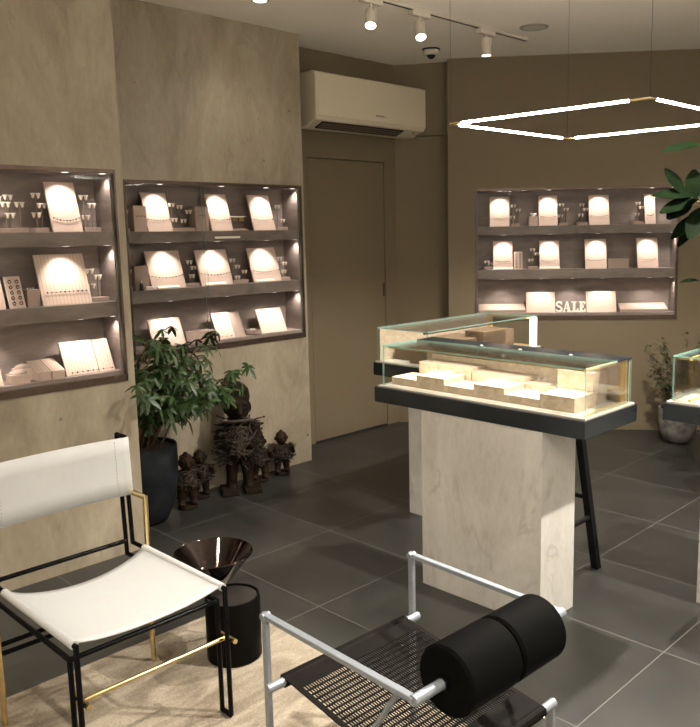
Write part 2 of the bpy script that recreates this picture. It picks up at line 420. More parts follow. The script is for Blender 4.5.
# far wall with the third case, built in its own turned frame
wf = MB()
wf.box(-1.445, c3[0], 0, 0.3, 0, ZC).box(c3[1], ur + 0.1, 0, 0.3, 0, ZC).box(c3[0], c3[1], 0, 0.3, 0, ZB).box(c3[0], c3[1], 0, 0.3, ZT, ZC).box(c3[0], c3[1], DEP, 0.3, ZB, ZT)
structure('wall_far', wf, M['paint'], loc=B3, rz=Y3)
structure('baseboard_far', MB().box(-1.445, ur, -0.012, 0, 0, 0.07), M['paint'], loc=B3, rz=Y3, bevel=0.003)
structure('wall_right', MB().box(XR, XR + 0.1, YF, yr + 0.1, 0, ZC), M['ceil'])  # unseen wall, whitened and set close to bounce light
structure('wall_front', MB().box(-4.0, XR + 0.1, YF - 0.1, YF, 0, ZC), M['ceil'])  # unseen wall, whitened for bounce light

# ------------------------------------------------------------------ lights
def spot(name, loc, target, power, size, blend=0.5, radius=0.02, col=(1, 0.84, 0.66), parent=None):
    l = bpy.data.lights.new(name, 'SPOT'); l.energy = power; l.spot_size = radians(size); l.spot_blend = blend
    l.shadow_soft_size = radius; l.color = col
    o = bpy.data.objects.new(name, l); COL.objects.link(o)
    o.location = loc
    o.rotation_euler = (V(target) - V(loc)).to_track_quat('-Z', 'Y').to_euler()
    if parent is not None:
        o.parent = parent; o.matrix_parent_inverse = parent.matrix_basis.inverted()
    return o

WARM = (1.0, 0.925, 0.81)
KD, KC, KS = 1.2, 2.4, 0.27
def downlight(label, x, y, power, size=100, target=None, blend=0.7):
    t = thing('recessed_downlight', label, 'ceiling light', (x, y, ZC))
    MB().lathe([(0.034, -0.002), (0.036, -0.006), (0.048, -0.006), (0.05, 0.0), (0.034, 0.0)], n=28, cap=False).build('trim_ring', M['fixture'], t, smooth=False)
    MB().lathe([(0.0, -0.0025), (0.034, -0.0025)], n=24, cap=False).build('lens', M['lens'], t)
    spot('downlight_beam', (x, y, ZC - 0.02), target or (x, y, 0), power * KD, size, blend, 0.035, WARM, t)
    return t
downlight('recessed ceiling downlight lighting the stone wall above the potted plant', -3.595, 2.798, 3, 120, (-3.75, 2.8, 0))

# ------------------------------------------------------------------ wall cases
class Bay:
    """local frame of a recessed case: x along the wall to the right, y into the wall, z up"""
    def __init__(s, o, rz, rng, name): s.o = V(o); s.rz = rz; s.r = rng; s.name = name
    def w(s, x, d, z): 
        return s.o + V((cos(s.rz) * x - sin(s.rz) * d, sin(s.rz) * x + cos(s.rz) * d, z))
BN = Bay((X1, 0, 0), pi / 2, c1, 'near wall case')
BM = Bay((X2, 0, 0), pi / 2, c2, 'middle wall case')
BF = Bay(B3, Y3, c3, 'far wall case')
ST = (1.545, 1.222, 0.895)    # the three display levels
SB = (1.482, 1.152)           # undersides of the two shelves
CL = (1.0, 0.89, 0.79)

def wall_case(bay, label, seam, lamps):
    x0, x1 = bay.r
    t = thing('wall_display_case', label, 'display case', bay.w(0, 0, 0), bay.rz)
    e = 0.001
    MB().box(x0 + e, x1 - e, DEP - 0.012, DEP - e, ZB + e, ZT - e).build('back_panel', M['niche'], t)
    for xa, xb in ((x0 + e, x0 + 0.012), (x1 - 0.012, x1 - e)):
        MB().box(xa, xb, 0.022, DEP - 0.012, ZB + e, ZT - e).build('side_panel', M['niche'], t)
    MB().box(x0 + 0.012, x1 - 0.012, 0.022, DEP - 0.012, ZT - 0.012, ZT - e).build('top_panel', M['niche'], t)
    MB().box(x0 + 0.012, x1 - 0.012, 0.022, DEP - 0.012, ZB + e, ST[2]).build('floor_panel', M['niche'], t, bevel=0.002)
    for zt, zb in zip(ST, SB):
        MB().box(x0 + 0.012, x1 - 0.012, 0.024, DEP - 0.012, zb, zt).build('shelf', M['shelfm'], t, bevel=0.002)
    f = MB(); fw_ = 0.009
    f.box(x0 - 0.004, x0 + fw_ - 0.004, -0.006, 0.022, ZB, ZT).box(x1 - fw_ + 0.004, x1 + 0.004, -0.006, 0.022, ZB, ZT)
    f.box(x0 - 0.004, x1 + 0.004, -0.006, 0.022, ZT - 0.012, ZT + 0.006).box(x0 - 0.004, x1 + 0.004, -0.006, 0.022, ZB - 0.006, ZB + 0.026)
    f.build('frame', M['bronze'], t)
    for (xa, xb, ya) in ((x0 + 0.012, seam + 0.012, 0.010), (seam - 0.012, x1 - 0.012, 0.002)):
        g = MB().box(xa, xb, ya, ya + 0.005, ZB + 0.026, ZT - 0.012)
        o = g.build('sliding_glass_door', [M['shelfglass'], M['gedge']], t)
        for p in o.data.polygons:
            if abs(p.normal.x) > 0.9: p.material_index = 1
    tops = (ZT - 0.012, SB[0], SB[1])
    for lev, xs in enumerate(lamps):
        for x, pw, tx, tz in xs:
            zt = tops[lev]
            MB().lathe([(0.0, -0.0008), (0.013, -0.0008), (0.015, -0.0006), (0.0155, 0.0)], c=(x, 0.036, zt), n=18, cap=False).build('case_lamp', M['caselens'], t)
            spot('case_lamp_beam', bay.w(x, 0.036, zt - 0.008), bay.w(tx, 0.10, tz), pw * KC, 95, 0.9, 0.008, CL, t)
    return t

def lamps(xs, end=None, p=(1.0, 1.0, 1.0)):
    out = []
    for lev, row in enumerate(xs):
        z = ST[lev]
        r = [(x, 1.1 * p[lev], x, z + 0.02) for x in row]
        if end is not None: r.append((end, 0.55 * p[lev], end + 0.03, z - 0.02))
        out.append(r)
    return out
wall_case(BN, 'lit wall display case recessed in the nearest stone wall, cut by the photo edge', 1.22,
          lamps([[0.95, 1.30, 1.62], [0.95, 1.22, 1.60], [0.95, 1.26, 1.64]], 1.795))
wall_case(BM, 'lit wall display case recessed in the stone wall behind the potted plant', 2.668,
          lamps([[2.41, 2.82, 3.15], [2.44, 2.77, 3.14], [2.43, 2.82, 3.18]], 3.365))
wall_case(BF, 'lit wall display case in the far painted wall holding the word SALE', -0.50,
          lamps([[-1.06, -0.70, -0.33, 0.04], [-1.03, -0.69, -0.34, 0.03], [-1.04, -0.75, -0.52, -0.30, 0.04]], 0.195, (0.8, 0.8, 0.8)))  # lowest row includes an extra lamp added to brighten the letters

# --- objects on the shelves
def board(bay, x0, x1, lev, h, label, mat='board', shear=0.0, y0=0.045, run=0.07, price=None):
    z = ST[lev]; t = thing('display_board', label, 'display board', bay.w((x0 + x1) / 2, y0, z + 0.0005), bay.rz)
    hw = (x1 - x0) / 2
    MB().prism([(0, 0), (0.012, 0), (run + 0.012, h), (run, h)], -hw, hw, 'x').build('panel', M[mat], t, bevel=0.0015)
    MB().prism([(0.058, 0), (0.066, 0), (run * 0.8 + 0.012, h * 0.8 - 0.002), (run * 0.8 + 0.008, h * 0.8 - 0.002)], -hw * 0.3, hw * 0.3, 'x').build('easel_foot', M['dimblock'], t)
    return t

def necklace(bay, x0, x1, lev, h, label, y0=0.045, run=0.07, frac=0.22, n=9, sag=0.012, name='necklace', cat='necklace', r=0.0040, group=None):
    o = bay.w((x0 + x1) / 2, y0, ST[lev]); m = MB(); hw = (x1 - x0) / 2
    ny, nz = -h, run; ln = math.hypot(ny, nz); ny /= ln; nz /= ln
    pts = []
    for i in range(n):
        s = -1 + 2 * i / (n - 1); hh = h * frac + sag * s * s
        pts.append((hw * s, run * hh / h + ny * (r * 1.3 + 0.001), hh + nz * (r * 1.3 + 0.001)))
    for p in pts: m.ball(p, r * random.uniform(0.85, 1.25), sub=1)
    m.tube(pts, 0.0005, n=4)
    ob = m.build(name, M['jewel'], loc=o, rz=bay.rz, smooth=True); tag(ob, label, cat, group); return ob

def block(bay, x0, x1, y0, y1, lev, h, label, mat='dimblock', name='display_block'):
    o = MB().box(-(x1 - x0) / 2, (x1 - x0) / 2, 0, y1 - y0, 0, h).build(name, M[mat], loc=bay.w((x0 + x1) / 2, y0, ST[lev] + 0.0005), rz=bay.rz, bevel=0.002)
    return tag(o, label, 'display block')

def studs(bay, x0, x1, y, z, n, label):
    m = MB()
    for i in range(n):
        x = -(x1 - x0) / 2 + (x1 - x0) * i / max(1, n - 1)
        m.ball((x, 0, 0.004 * ((i % 2) - 0.5)), 0.0034, sub=1)
        m.tube([(x, 0.0, 0.004 * ((i % 2) - 0.5)), (x, 0.005, 0.004 * ((i % 2) - 0.5))], 0.001, n=5)
    o = m.build('earrings', M['jewel'], loc=bay.w((x0 + x1) / 2, y - 0.003, z), rz=bay.rz, smooth=True); o.name = 'earring_card'
    return tag(o, label, 'earrings')

def earring_stand(bay, xb0, xb1, lev, tees, label, y=0.10):
    """a low base block carrying slim posts, each with a pale T head with two cups"""
    xc = (xb0 + xb1) / 2; z = ST[lev]
    t = thing('earring_stand', label, 'jewellery stand', bay.w(xc, y, z + 0.0005), bay.rz)
    hw = max(0.5 * (xb1 - xb0), max(abs(a[0] - xc) for a in tees) + 0.012)
    MB().box(-hw, hw, -0.03, 0.03, 0, 0.02).build('base', M['dimblock'], t, bevel=0.0015)
    for i, (x, zt) in enumerate(tees):
        yy = (-0.012, 0.008, -0.002)[i % 3]; hz = zt - z
        MB().tube([(x - xc, yy, 0.02), (x - xc, yy, hz - 0.004)], 0.0027, n=8).build('post', M['post'], t)
        m = MB().box(x - xc - 0.021, x - xc + 0.021, yy - 0.005, yy + 0.005, hz - 0.004, hz)
        for sx in (-0.0115, 0.0115):
            m.lathe([(0.0005, -0.021), (0.005, -0.017), (0.0078, -0.005), (0.0082, 0)], c=(x - xc + sx, yy, hz - 0.003), n=10)
        m.build('holder_head', M['pale'], t, smooth=False)
    return t

def price_tray(bay, x0, x1, lev, label, y=0.028):
    o = MB().prism([(0, 0), (0.016, 0), (0.016, 0.018), (0, 0.008)], -(x1 - x0) / 2, (x1 - x0) / 2, 'x').build('ledge_tray', M['lightwood'], loc=bay.w((x0 + x1) / 2, y, ST[lev] + 0.0005), rz=bay.rz, bevel=0.001)
    return tag(o, label, 'tray')

def ring_board(bay, x0, x1, lev, h, label, ringlabel, grp):
    t = board(bay, x0, x1, lev, h, label, 'board', run=0.05)
    for r in range(5):
        for c in range(2):
            hh = h * (0.16 + 0.17 * r); x = (x1 - x0) * (-0.22 + 0.44 * c)
            m = MB()
            k = [(0.0065 * cos(a * pi / 6), 0.0065 * sin(a * pi / 6) * 0.25, 0.0065 * sin(a * pi / 6)) for a in range(12)]
            m.tube(k, 0.0016, n=6, closed=True).ball((0, -0.002, 0.0065), 0.0032, sub=1)
            o = m.build('ring', M['jewel'], loc=bay.w((x0 + x1) / 2 + x, 0.045 + 0.05 * hh / h - 0.0045, ST[lev] + hh), rz=bay.rz, smooth=True)
            tag(o, ringlabel, 'ring', grp)
    return t

# near case ---------------------------------------------------------------
nc = 'in the near case'
board(BN, 1.553, 1.691, 0, 0.222, 'tall blush display board on top shelf ' + nc)
necklace(BN, 1.565, 1.68, 0, 0.222, 'dark bead necklace curving across the tall board on top shelf ' + nc)
earring_stand(BN, 1.331, 1.457, 0, [(1.373, 1.675), (1.393, 1.707), (1.436, 1.676), (1.39, 1.629), (1.346, 1.70)], 'five-post earring stand at the left photo edge on top shelf ' + nc)
earring_stand(BN, 1.487, 1.545, 0, [(1.504, 1.716), (1.536, 1.673), (1.506, 1.632)], 'three-post earring stand just left of the tall board ' + nc)
earring_stand(BN, 1.712, 1.788, 0, [(1.722, 1.711), (1.768, 1.676), (1.73, 1.621)], 'three-post earring stand right of the tall board, top shelf ' + nc)
board(BN, 1.06, 1.24, 0, 0.222, 'blush display board beyond the photo edge, top shelf ' + nc)
board(BN, 1.483, 1.710, 1, 0.224, 'wide grooved display board on middle shelf ' + nc, 'boards')
necklace(BN, 1.51, 1.69, 1, 0.224, 'row of ten small pendants on the wide grooved board ' + nc, n=10, sag=0.0, frac=0.25)
ring_board(BN, 1.341, 1.409, 1, 0.135, 'narrow slanted ring board with ten rings on middle shelf ' + nc, 'small ring on the narrow slanted board ' + nc, 'rings on the slanted board of the nearest case')
block(BN, 1.422, 1.478, 0.06, 0.12, 1, 0.075, 'small square block between the ring board and the wide grooved board ' + nc)
for i in range(3):
    tag(MB().ball((0, 0, 0.004), 0.0045, (1, 1, 0.9), sub=1).build('pearl_stud', M['lotus'], loc=BN.w(1.437 + 0.012 * i, 0.09, 1.222 + 0.0757), rz=0, smooth=True), 'tiny pearl stud on the small square block ' + nc, 'earring', 'pearl studs on the small square block')
earring_stand(BN, 1.722, 1.80, 1, [(1.726, 1.375), (1.773, 1.345), (1.735, 1.305)], 'three-post earring stand right of the wide grooved board ' + nc)
board(BN, 1.10, 1.325, 1, 0.21, 'blush display board cut by the photo edge, middle shelf ' + nc)
board(BN, 1.566, 1.720, 2, 0.148, 'bright low grooved board on bottom level ' + nc, 'boards')
necklace(BN, 1.59, 1.715, 2, 0.148, 'six dark drops along the foot of the bright low board ' + nc, n=6, sag=0, frac=0.08)
board(BN, 1.723, 1.80, 2, 0.146, 'narrow darker grooved board beside the bright low board ' + nc, 'boards')
necklace(BN, 1.74, 1.785, 2, 0.146, 'pair of dark drops on the narrow darker grooved board ' + nc, n=2, sag=0, frac=0.08)
for x0, x1, wh in ((1.43, 1.487, 'left'), (1.492, 1.549, 'right')):
    t = thing('jewellery_box', 'long slim jewellery box, %s of the pair on the bottom level %s' % ('first' if wh == 'left' else 'second', nc) if False else ('long slim jewellery box beside the cushion boxes ' if wh == 'left' else 'long slim jewellery box beside the bright low board ') + nc, 'jewellery box', BN.w((x0 + x1) / 2, 0.03, ST[2] + 0.0005), BN.rz)
    hw = (x1 - x0) / 2
    MB().prism([(0, 0), (0.12, 0), (0.12, 0.075), (0, 0.036)], -hw, hw, 'x').build('body', M['board'], t, bevel=0.0015)
    MB().prism([(-0.002, 0.036), (0.0, 0.034), (0.122, 0.074), (0.121, 0.0785)], -hw - 0.001, hw + 0.001, 'x').build('lid', M['boards'], t)
for x0, y0, lab in ((1.315, 0.035, 'cushion box in front on bottom level ' + nc), (1.362, 0.092, 'cushion box behind on bottom level ' + nc)):
    t = thing('cushion_box', lab, 'jewellery box', BN.w(x0 + 0.04, y0, ST[2] + 0.0005), BN.rz)
    MB().box(-0.042, 0.042, 0, 0.055, 0, 0.032 + y0 * 0.25).build('box', M['board'], t, bevel=0.0015)
    MB().ball((0, 0.0275, 0.034 + y0 * 0.25), 0.04, (1, 0.66, 0.42), sub=3).build('cushion', M['dimblock'], t, smooth=True)
tag(MB().ball((0, 0, 0.016), 0.016, sub=3).build('glass_ball', M['silver'], loc=BN.w(1.292, 0.11, ST[2] + 0.0005), smooth=True), 'pale round ball behind the cushion boxes ' + nc, 'ball')
board(BN, 1.13, 1.287, 2, 0.17, 'bright board cut by the photo edge, bottom level ' + nc)

# middle case -------------------------------------------------------------
mc = 'in the middle case'
for x0, x1, lev, h, lab in (
    (2.328, 2.485, 0, 0.218, 'tall blush board beside left block, top shelf ' + mc),
    (2.748, 2.898, 0, 0.218, 'tall blush board in the middle of top shelf ' + mc),
    (3.056, 3.226, 0, 0.218, 'tall blush board nearest the right end of top shelf ' + mc),
    (2.331, 2.551, 1, 0.213, 'wide blush board above the plant on middle shelf ' + mc),
    (2.657, 2.882, 1, 0.210, 'wide blush board in the centre of middle shelf ' + mc),
    (3.038, 3.259, 1, 0.212, 'wide blush board nearest the right end of middle shelf ' + mc),
    (2.322, 2.531, 2, 0.15, 'low board behind the plant tips on bottom level ' + mc),
    (2.751, 2.880, 2, 0.15, 'bright low board right of the plant tips, bottom level ' + mc),
    (3.086, 3.290, 2, 0.147, 'wide low board nearest the right end, bottom level ' + mc)):
    board(BM, x0, x1, lev, h, lab)
    if lev < 2:
        necklace(BM, x0 + 0.012, x1 - 0.012, lev, h, 'beads on ' + lab, n=10 if lev else 8, sag=0.012 if lev == 1 else 0.006, frac=0.28)
board(BM, 2.884, 2.957, 2, 0.148, 'narrow dim board leaning beside the bright low board ' + mc, 'dimblock')
necklace(BM, 2.78, 2.85, 2, 0.15, 'pair of tiny drops at the foot of the bright low board ' + mc, n=3, sag=0, frac=0.06)
block(BM, 2.245, 2.325, 0.05, 0.12, 0, 0.142, 'upright block at the left end of top shelf ' + mc, 'board')
studs(BM, 2.262, 2.31, 0.05, ST[0] + 0.085, 5, 'row of tiny studs on the upright block at the left end ' + mc)
block(BM, 2.645, 2.735, 0.06, 0.13, 0, 0.142, 'upright block beside the middle tall board, top shelf ' + mc, 'dimblock')
studs(BM, 2.67, 2.71, 0.06, ST[0] + 0.09, 4, 'few tiny studs on the upright block beside the middle tall board ' + mc)
block(BM, 2.235, 2.322, 0.06, 0.12, 1, 0.135, 'upright block at the left end of middle shelf ' + mc, 'dimblock')
earring_stand(BM, 2.504, 2.644, 0, [(2.507, 1.706), (2.572, 1.696), (2.624, 1.667), (2.521, 1.621), (2.594, 1.616)], 'five-post earring stand between the first two tall boards ' + mc)
earring_stand(BM, 3.262, 3.344, 0, [(3.275, 1.703), (3.33, 1.615)], 'two-post earring stand at the right end of top shelf ' + mc)
earring_stand(BM, 2.20, 2.232, 0, [(2.215, 1.665)], 'single-post earring stand at the left end of top shelf ' + mc)
earring_stand(BM, 2.20, 2.226, 1, [(2.212, 1.337)], 'single-post earring stand at the left end of middle shelf ' + mc)
earring_stand(BM, 2.575, 2.645, 1, [(2.605, 1.375), (2.645, 1.34), (2.625, 1.292)], 'three-post earring stand left of the centre board, middle shelf ' + mc)
earring_stand(BM, 2.903, 3.01, 1, [(2.911, 1.375), (2.961, 1.334), (2.95, 1.267), (2.997, 1.301)], 'four-post earring stand right of the centre board, middle shelf ' + mc)
earring_stand(BM, 3.272, 3.345, 1, [(3.278, 1.372), (3.334, 1.338), (3.319, 1.287)], 'three-post earring stand at the right end of middle shelf ' + mc)
price_tray(BM, 2.36, 2.50, 1, 'pale ledge tray under the wide board above the plant ' + mc)
price_tray(BM, 2.68, 2.82, 1, 'pale ledge tray at the foot of the centre board ' + mc)
price_tray(BM, 3.05, 3.19, 1, 'pale ledge tray under the board near the right end, ' + mc)
# a slim bar with two gold boxes on the top shelf
t = thing('bar_display', 'slim bar with two gold boxes between tall boards, top shelf ' + mc, 'jewellery stand', BM.w(2.98, 0.11, ST[0] + 0.0005), BM.rz)
MB().box(-0.06, 0.06, -0.025, 0.025, 0, 0.012).build('base', M['dimblock'], t, bevel=0.001)
for s in (-0.045, 0.045): MB().tube([(s, 0, 0.012), (s, 0, 0.085)], 0.002, n=8).build('post', M['post'], t)
MB().box(-0.065, 0.065, -0.003, 0.003, 0.082, 0.088).build('bar', M['pale'], t)
for s in (-0.022, 0.026): MB().box(s - 0.018, s + 0.018, -0.006, 0.006, 0.056, 0.081).build('gold_box', M['brass'], t, bevel=0.001)
# bottle and card at the left of the middle shelf
t = thing('perfume_bottle', 'tiny dark bottle near the left end of middle shelf ' + mc, 'bottle', BM.w(2.262, 0.042, ST[1] + 0.0005), BM.rz)
MB().lathe([(0.0, 0), (0.010, 0), (0.010, 0.03), (0.005, 0.036), (0.005, 0.042), (0, 0.042)], n=14, cap=False).build('body', M['jewel'], t, smooth=True)
MB().lathe([(0.0, 0.042), (0.006, 0.042), (0.006, 0.054), (0, 0.054)], n=12, cap=False).build('cap', M['pale'], t)
tag(MB().box(-0.025, 0.025, 0, 0.018, 0, 0.02).build('small_box', M['lightwood'], loc=BM.w(2.305, 0.026, ST[1] + 0.0005), rz=BM.rz, bevel=0.001), 'small pale box beside the tiny dark bottle ' + mc, 'box')
block(BM, 2.58, 2.735, 0.05, 0.13, 2, 0.06, 'low flat block partly behind the plant tips, bottom level ' + mc, 'board')
# bowl of nuggets
t = thing('round_bowl', 'small round bowl of pale nuggets on bottom level ' + mc, 'bowl', BM.w(3.03, 0.07, ST[2] + 0.0005), BM.rz)
MB().lathe([(0.0, 0), (0.044, 0), (0.050, 0.006), (0.052, 0.03), (0.047, 0.031), (0.044, 0.012), (0, 0.010)], n=28, cap=False).build('bowl_body', M['dimblock'], t, auto=40)
for k in range(9):
    a = k * 2.4; r = 0.010 + 0.0035 * k ** 0.95 * 0.8
    tag(MB().ball((0, 0, 0), 0.0105, (1.1, 0.9, 0.75), sub=1).build('nugget', M['lightwood'], loc=BM.w(3.03 + r * cos(a) * 0.8, 0.07 + r * sin(a) * 0.8, ST[2] + 0.0205 + (0.010 if k < 3 else 0.0)), rz=a), 'pale nugget in the small round bowl ' + mc, 'stone', 'nuggets in the small round bowl')
# glass door pull on the middle case
tag(MB().box(-0.09, 0.09, -0.008, 0, -0.006, 0.006).build('door_pull', M['white'], loc=BM.w(2.82, 0.002, 1.505), rz=BM.rz, bevel=0.002), 'white horizontal pull bar on the glass door ' + mc, 'handle')

# far case ----------------------------------------------------------------
fc = 'in the far case'
for x0, x1, lev, h, lab in (
    (-1.134, -0.987, 0, 0.222, 'upright board at the left end of top shelf ' + fc),
    (-0.771, -0.632, 0, 0.224, 'upright board right of the lotus block, top shelf ' + fc),
    (-0.403, -0.254, 0, 0.220, 'upright board right of the door seam, top shelf ' + fc),
    (0.002, 0.079, 0, 0.218, 'narrow upright board beside the hanging leaves, top shelf ' + fc),
    (-1.108, -0.961, 1, 0.213, 'upright board left of the ring board, middle shelf ' + fc),
    (-0.761, -0.613, 1, 0.212, 'upright board left of the door seam, middle shelf ' + fc),
    (-0.425, -0.266, 1, 0.218, 'upright board left of the dim block, middle shelf ' + fc),
    (-0.044, 0.108, 1, 0.220, 'upright board nearest the right end, middle shelf ' + fc)):
    board(BF, x0, x1, lev, h, lab)
    necklace(BF, x0 + 0.02, x1 - 0.02, lev, h, 'dark necklace on ' + lab, n=7 if x1 - x0 > 0.1 else 4, sag=0.006, frac=0.27)
board(BF, -0.857, -0.641, 2, 0.148, 'wide bright board left of the word SALE ' + fc, run=0.06)
board(BF, -0.408, -0.188, 2, 0.150, 'wide bright board right of the word SALE ' + fc, run=0.06)
for x0, x1, lab in ((-1.22, -0.862, 'low sloped tray at the left end of bottom level ' + fc), (-0.165, 0.185, 'low sloped tray at the right end of bottom level ' + fc)):
    t = thing('sloped_tray', lab, 'display tray', BF.w((x0 + x1) / 2, 0.035, ST[2] + 0.0005), BF.rz); hw = (x1 - x0) / 2
    MB().prism([(0, 0), (0.12, 0), (0.12, 0.055), (0, 0.018)], -hw, hw, 'x').build('body', M['dimblock'], t, bevel=0.0015)
    MB().prism([(0.002, 0.0186), (0.118, 0.0544), (0.118, 0.058), (0.002, 0.0222)], -hw + 0.004, hw - 0.004, 'x').build('top_pad', M['board'], t)
ring_board(BF, -0.952, -0.888, 1, 0.132, 'narrow slanted ring board with ten rings, middle shelf ' + fc, 'small ring on the narrow slanted board ' + fc, 'rings on the slanted board of the far case')
earring_stand(BF, -0.978, -0.909, 0, [(-0.958, 1.706), (-0.921, 1.675), (-0.965, 1.623)], 'three-post earring stand right of the left end board, top shelf ' + fc)
earring_stand(BF, -0.622, -0.55, 0, [(-0.602, 1.707), (-0.567, 1.674), (-0.609, 1.626)], 'three-post earring stand left of the door seam, top shelf ' + fc)
earring_stand(BF, -0.482, -0.412, 0, [(-0.453, 1.704), (-0.420, 1.671), (-0.459, 1.629)], 'three-post earring stand right of the door seam, top shelf ' + fc)
earring_stand(BF, -0.076, -0.006, 0, [(-0.045, 1.707), (-0.014, 1.677), (-0.048, 1.627)], 'three-post earring stand left of the narrow board, top shelf ' + fc)
earring_stand(BF, -0.843, -0.772, 1, [(-0.813, 1.378), (-0.781, 1.346), (-0.824, 1.299)], 'three-post earring stand right of the ring board, middle shelf ' + fc)
earring_stand(BF, -1.17, -1.12, 1, [(-1.155, 1.29), (-1.128, 1.275)], 'two-post earring stand at the left end of middle shelf ' + fc)
price_tray(BF, -1.108, -0.958, 1, 'pale ledge tray under the board left of the ring board ' + fc)
price_tray(BF, -0.763, -0.612, 1, 'pale ledge tray under the board left of the door seam ' + fc)
block(BF, -0.255, -0.105, 0.06, 0.13, 1, 0.068, 'wide dim block between boards on middle shelf ' + fc)
block(BF, -0.842, -0.778, 0.06, 0.12, 0, 0.072, 'block under the white lotus on top shelf ' + fc, 'board')
t = thing('lotus_ornament', 'white lotus ornament on a block on top shelf ' + fc, 'ornament', BF.w(-0.81, 0.09, ST[0] + 0.0727), BF.rz)
MB().lathe([(0, 0), (0.014, 0), (0.018, 0.004), (0, 0.008)], n=14, cap=False).build('base', M['lotus'], t, smooth=True)
for k in range(7):
    a = 2 * pi * k / 7
    Mx = Matrix.Rotation(a, 4, 'Z') @ Matrix.Rotation(radians(-28), 4, 'Y')
    MB().ball((0.012 * cos(a), 0.012 * sin(a), 0.014), 0.015, (1.0, 0.5, 0.45), sub=2, M=Mx.to_3x3()).build('petal', M['lotus'], t, smooth=True)

def letter(ch, x, wdt):
    h = 0.078; s = wdt; st = 0.018; th = 0.008; m = MB(); d0, d1 = 0, 0.014
    if ch == 'A':
        m.prism([(0.0, 0), (s * 0.30, 0), (s * 0.30, th), (s * 0.22, th), (s * 0.29, h * 0.27), (s * 0.57, h * 0.27), (s * 0.62, th), (s * 0.55, th), (s * 0.55, 0), (s, 0), (s, th), (s * 0.92, th), (s * 0.60, h), (s * 0.40, h), (s * 0.10, th), (0, th)], d0, d1, 'y')
        # the hole of the A is shown by a darker inset crossbar line: cut as a notch above the bar
        m.prism([(s * 0.36, h * 0.40), (s * 0.55, h * 0.40), (s * 0.455, h * 0.74)], d0 - 0.0006, d0, 'y')
        for f in m.bm.faces:
            if len(f.verts) in (3, 4) and all(v.co.y < 0.0001 for v in f.verts) and len(m.bm.faces) and any(v.co.y < -0.0005 for v in f.verts): f.material_index = 1
    elif ch == 'L':
        m.prism([(0, 0), (s, 0), (s, h * 0.33), (s - th, h * 0.33), (s * 0.72, th * 1.3), (s * 0.2 + st, th * 1.3), (s * 0.2 + st, h - th), (s * 0.34 + st, h - th), (s * 0.34 + st, h), (0, h), (0, h - th), (s * 0.2, h - th), (s * 0.2, th), (0, th)], d0, d1, 'y')
    elif ch == 'E':
        m.prism([(0, 0), (s, 0), (s, h * 0.32), (s - th * 0.9, h * 0.32), (s * 0.72, th * 1.2), (s * 0.18 + st, th * 1.2), (s * 0.18 + st, h * 0.46), (s * 0.55, h * 0.46), (s * 0.60, h * 0.36), (s * 0.70, h * 0.36), (s * 0.70, h * 0.68), (s * 0.60, h * 0.68), (s * 0.55, h * 0.57), (s * 0.18 + st, h * 0.57), (s * 0.18 + st, h - th * 1.2), (s * 0.70, h - th * 1.2), (s - th * 1.2, h * 0.72), (s - th * 0.3, h * 0.72), (s - th * 0.3, h), (0, h), (0, h - th), (s * 0.18, h - th), (s * 0.18, th), (0, th)], d0, d1, 'y')
    else:
        pts = []
        R = h * 0.25
        for i in range(15):
            a = radians(20 + 250 * i / 14); pts.append((s / 2 + s * 0.36 * cos(a), 0.007, h * 0.73 + R * 0.86 * sin(a)))
        for i in range(15):
            a = radians(90 - 250 * i / 14); pts.append((s / 2 + s * 0.38 * cos(a), 0.007, h * 0.26 + R * 0.86 * sin(a)))
        m.tube(pts, 0.0075, n=10)
        m.box(s * 0.80, s * 0.93, 0, 0.014, h * 0.70, h * 0.99).box(s * 0.06, s * 0.19, 0, 0.014, h * 0.01, h * 0.30)
    o = m.build('wooden_letter', [M['saleltr'], M['dimblock']], loc=BF.w(x, 0.075, ST[2] + 0.0005), rz=BF.rz)
    tag(o, 'pale wooden letter %s of the word SALE in the far wall case' % ch, 'letter'); return o
for ch, x, wd in (('S', -0.636, 0.052), ('A', -0.582, 0.062), ('L', -0.517, 0.052), ('E', -0.463, 0.052)): letter(ch, x, wd)

# ------------------------------------------------------------------ display tables
TB, TS, TG = 0.774, 0.841, 1.026
def pane(m, x0, x1, y0, y1, z0, z1): m.box(x0, x1, y0, y1, z0, z1)
def glass_part(name, t, x0, x1, y0, y1, z0, z1):
    o = MB().box(x0, x1, y0, y1, z0, z1).build(name, [M['glass'], M['gedge']], t)
    dims = (x1 - x0, y1 - y0, z1 - z0); thin = dims.index(min(dims))
    for p in o.data.polygons:
        if abs(p.normal[thin]) < 0.5: p.material_index = 1
    return o

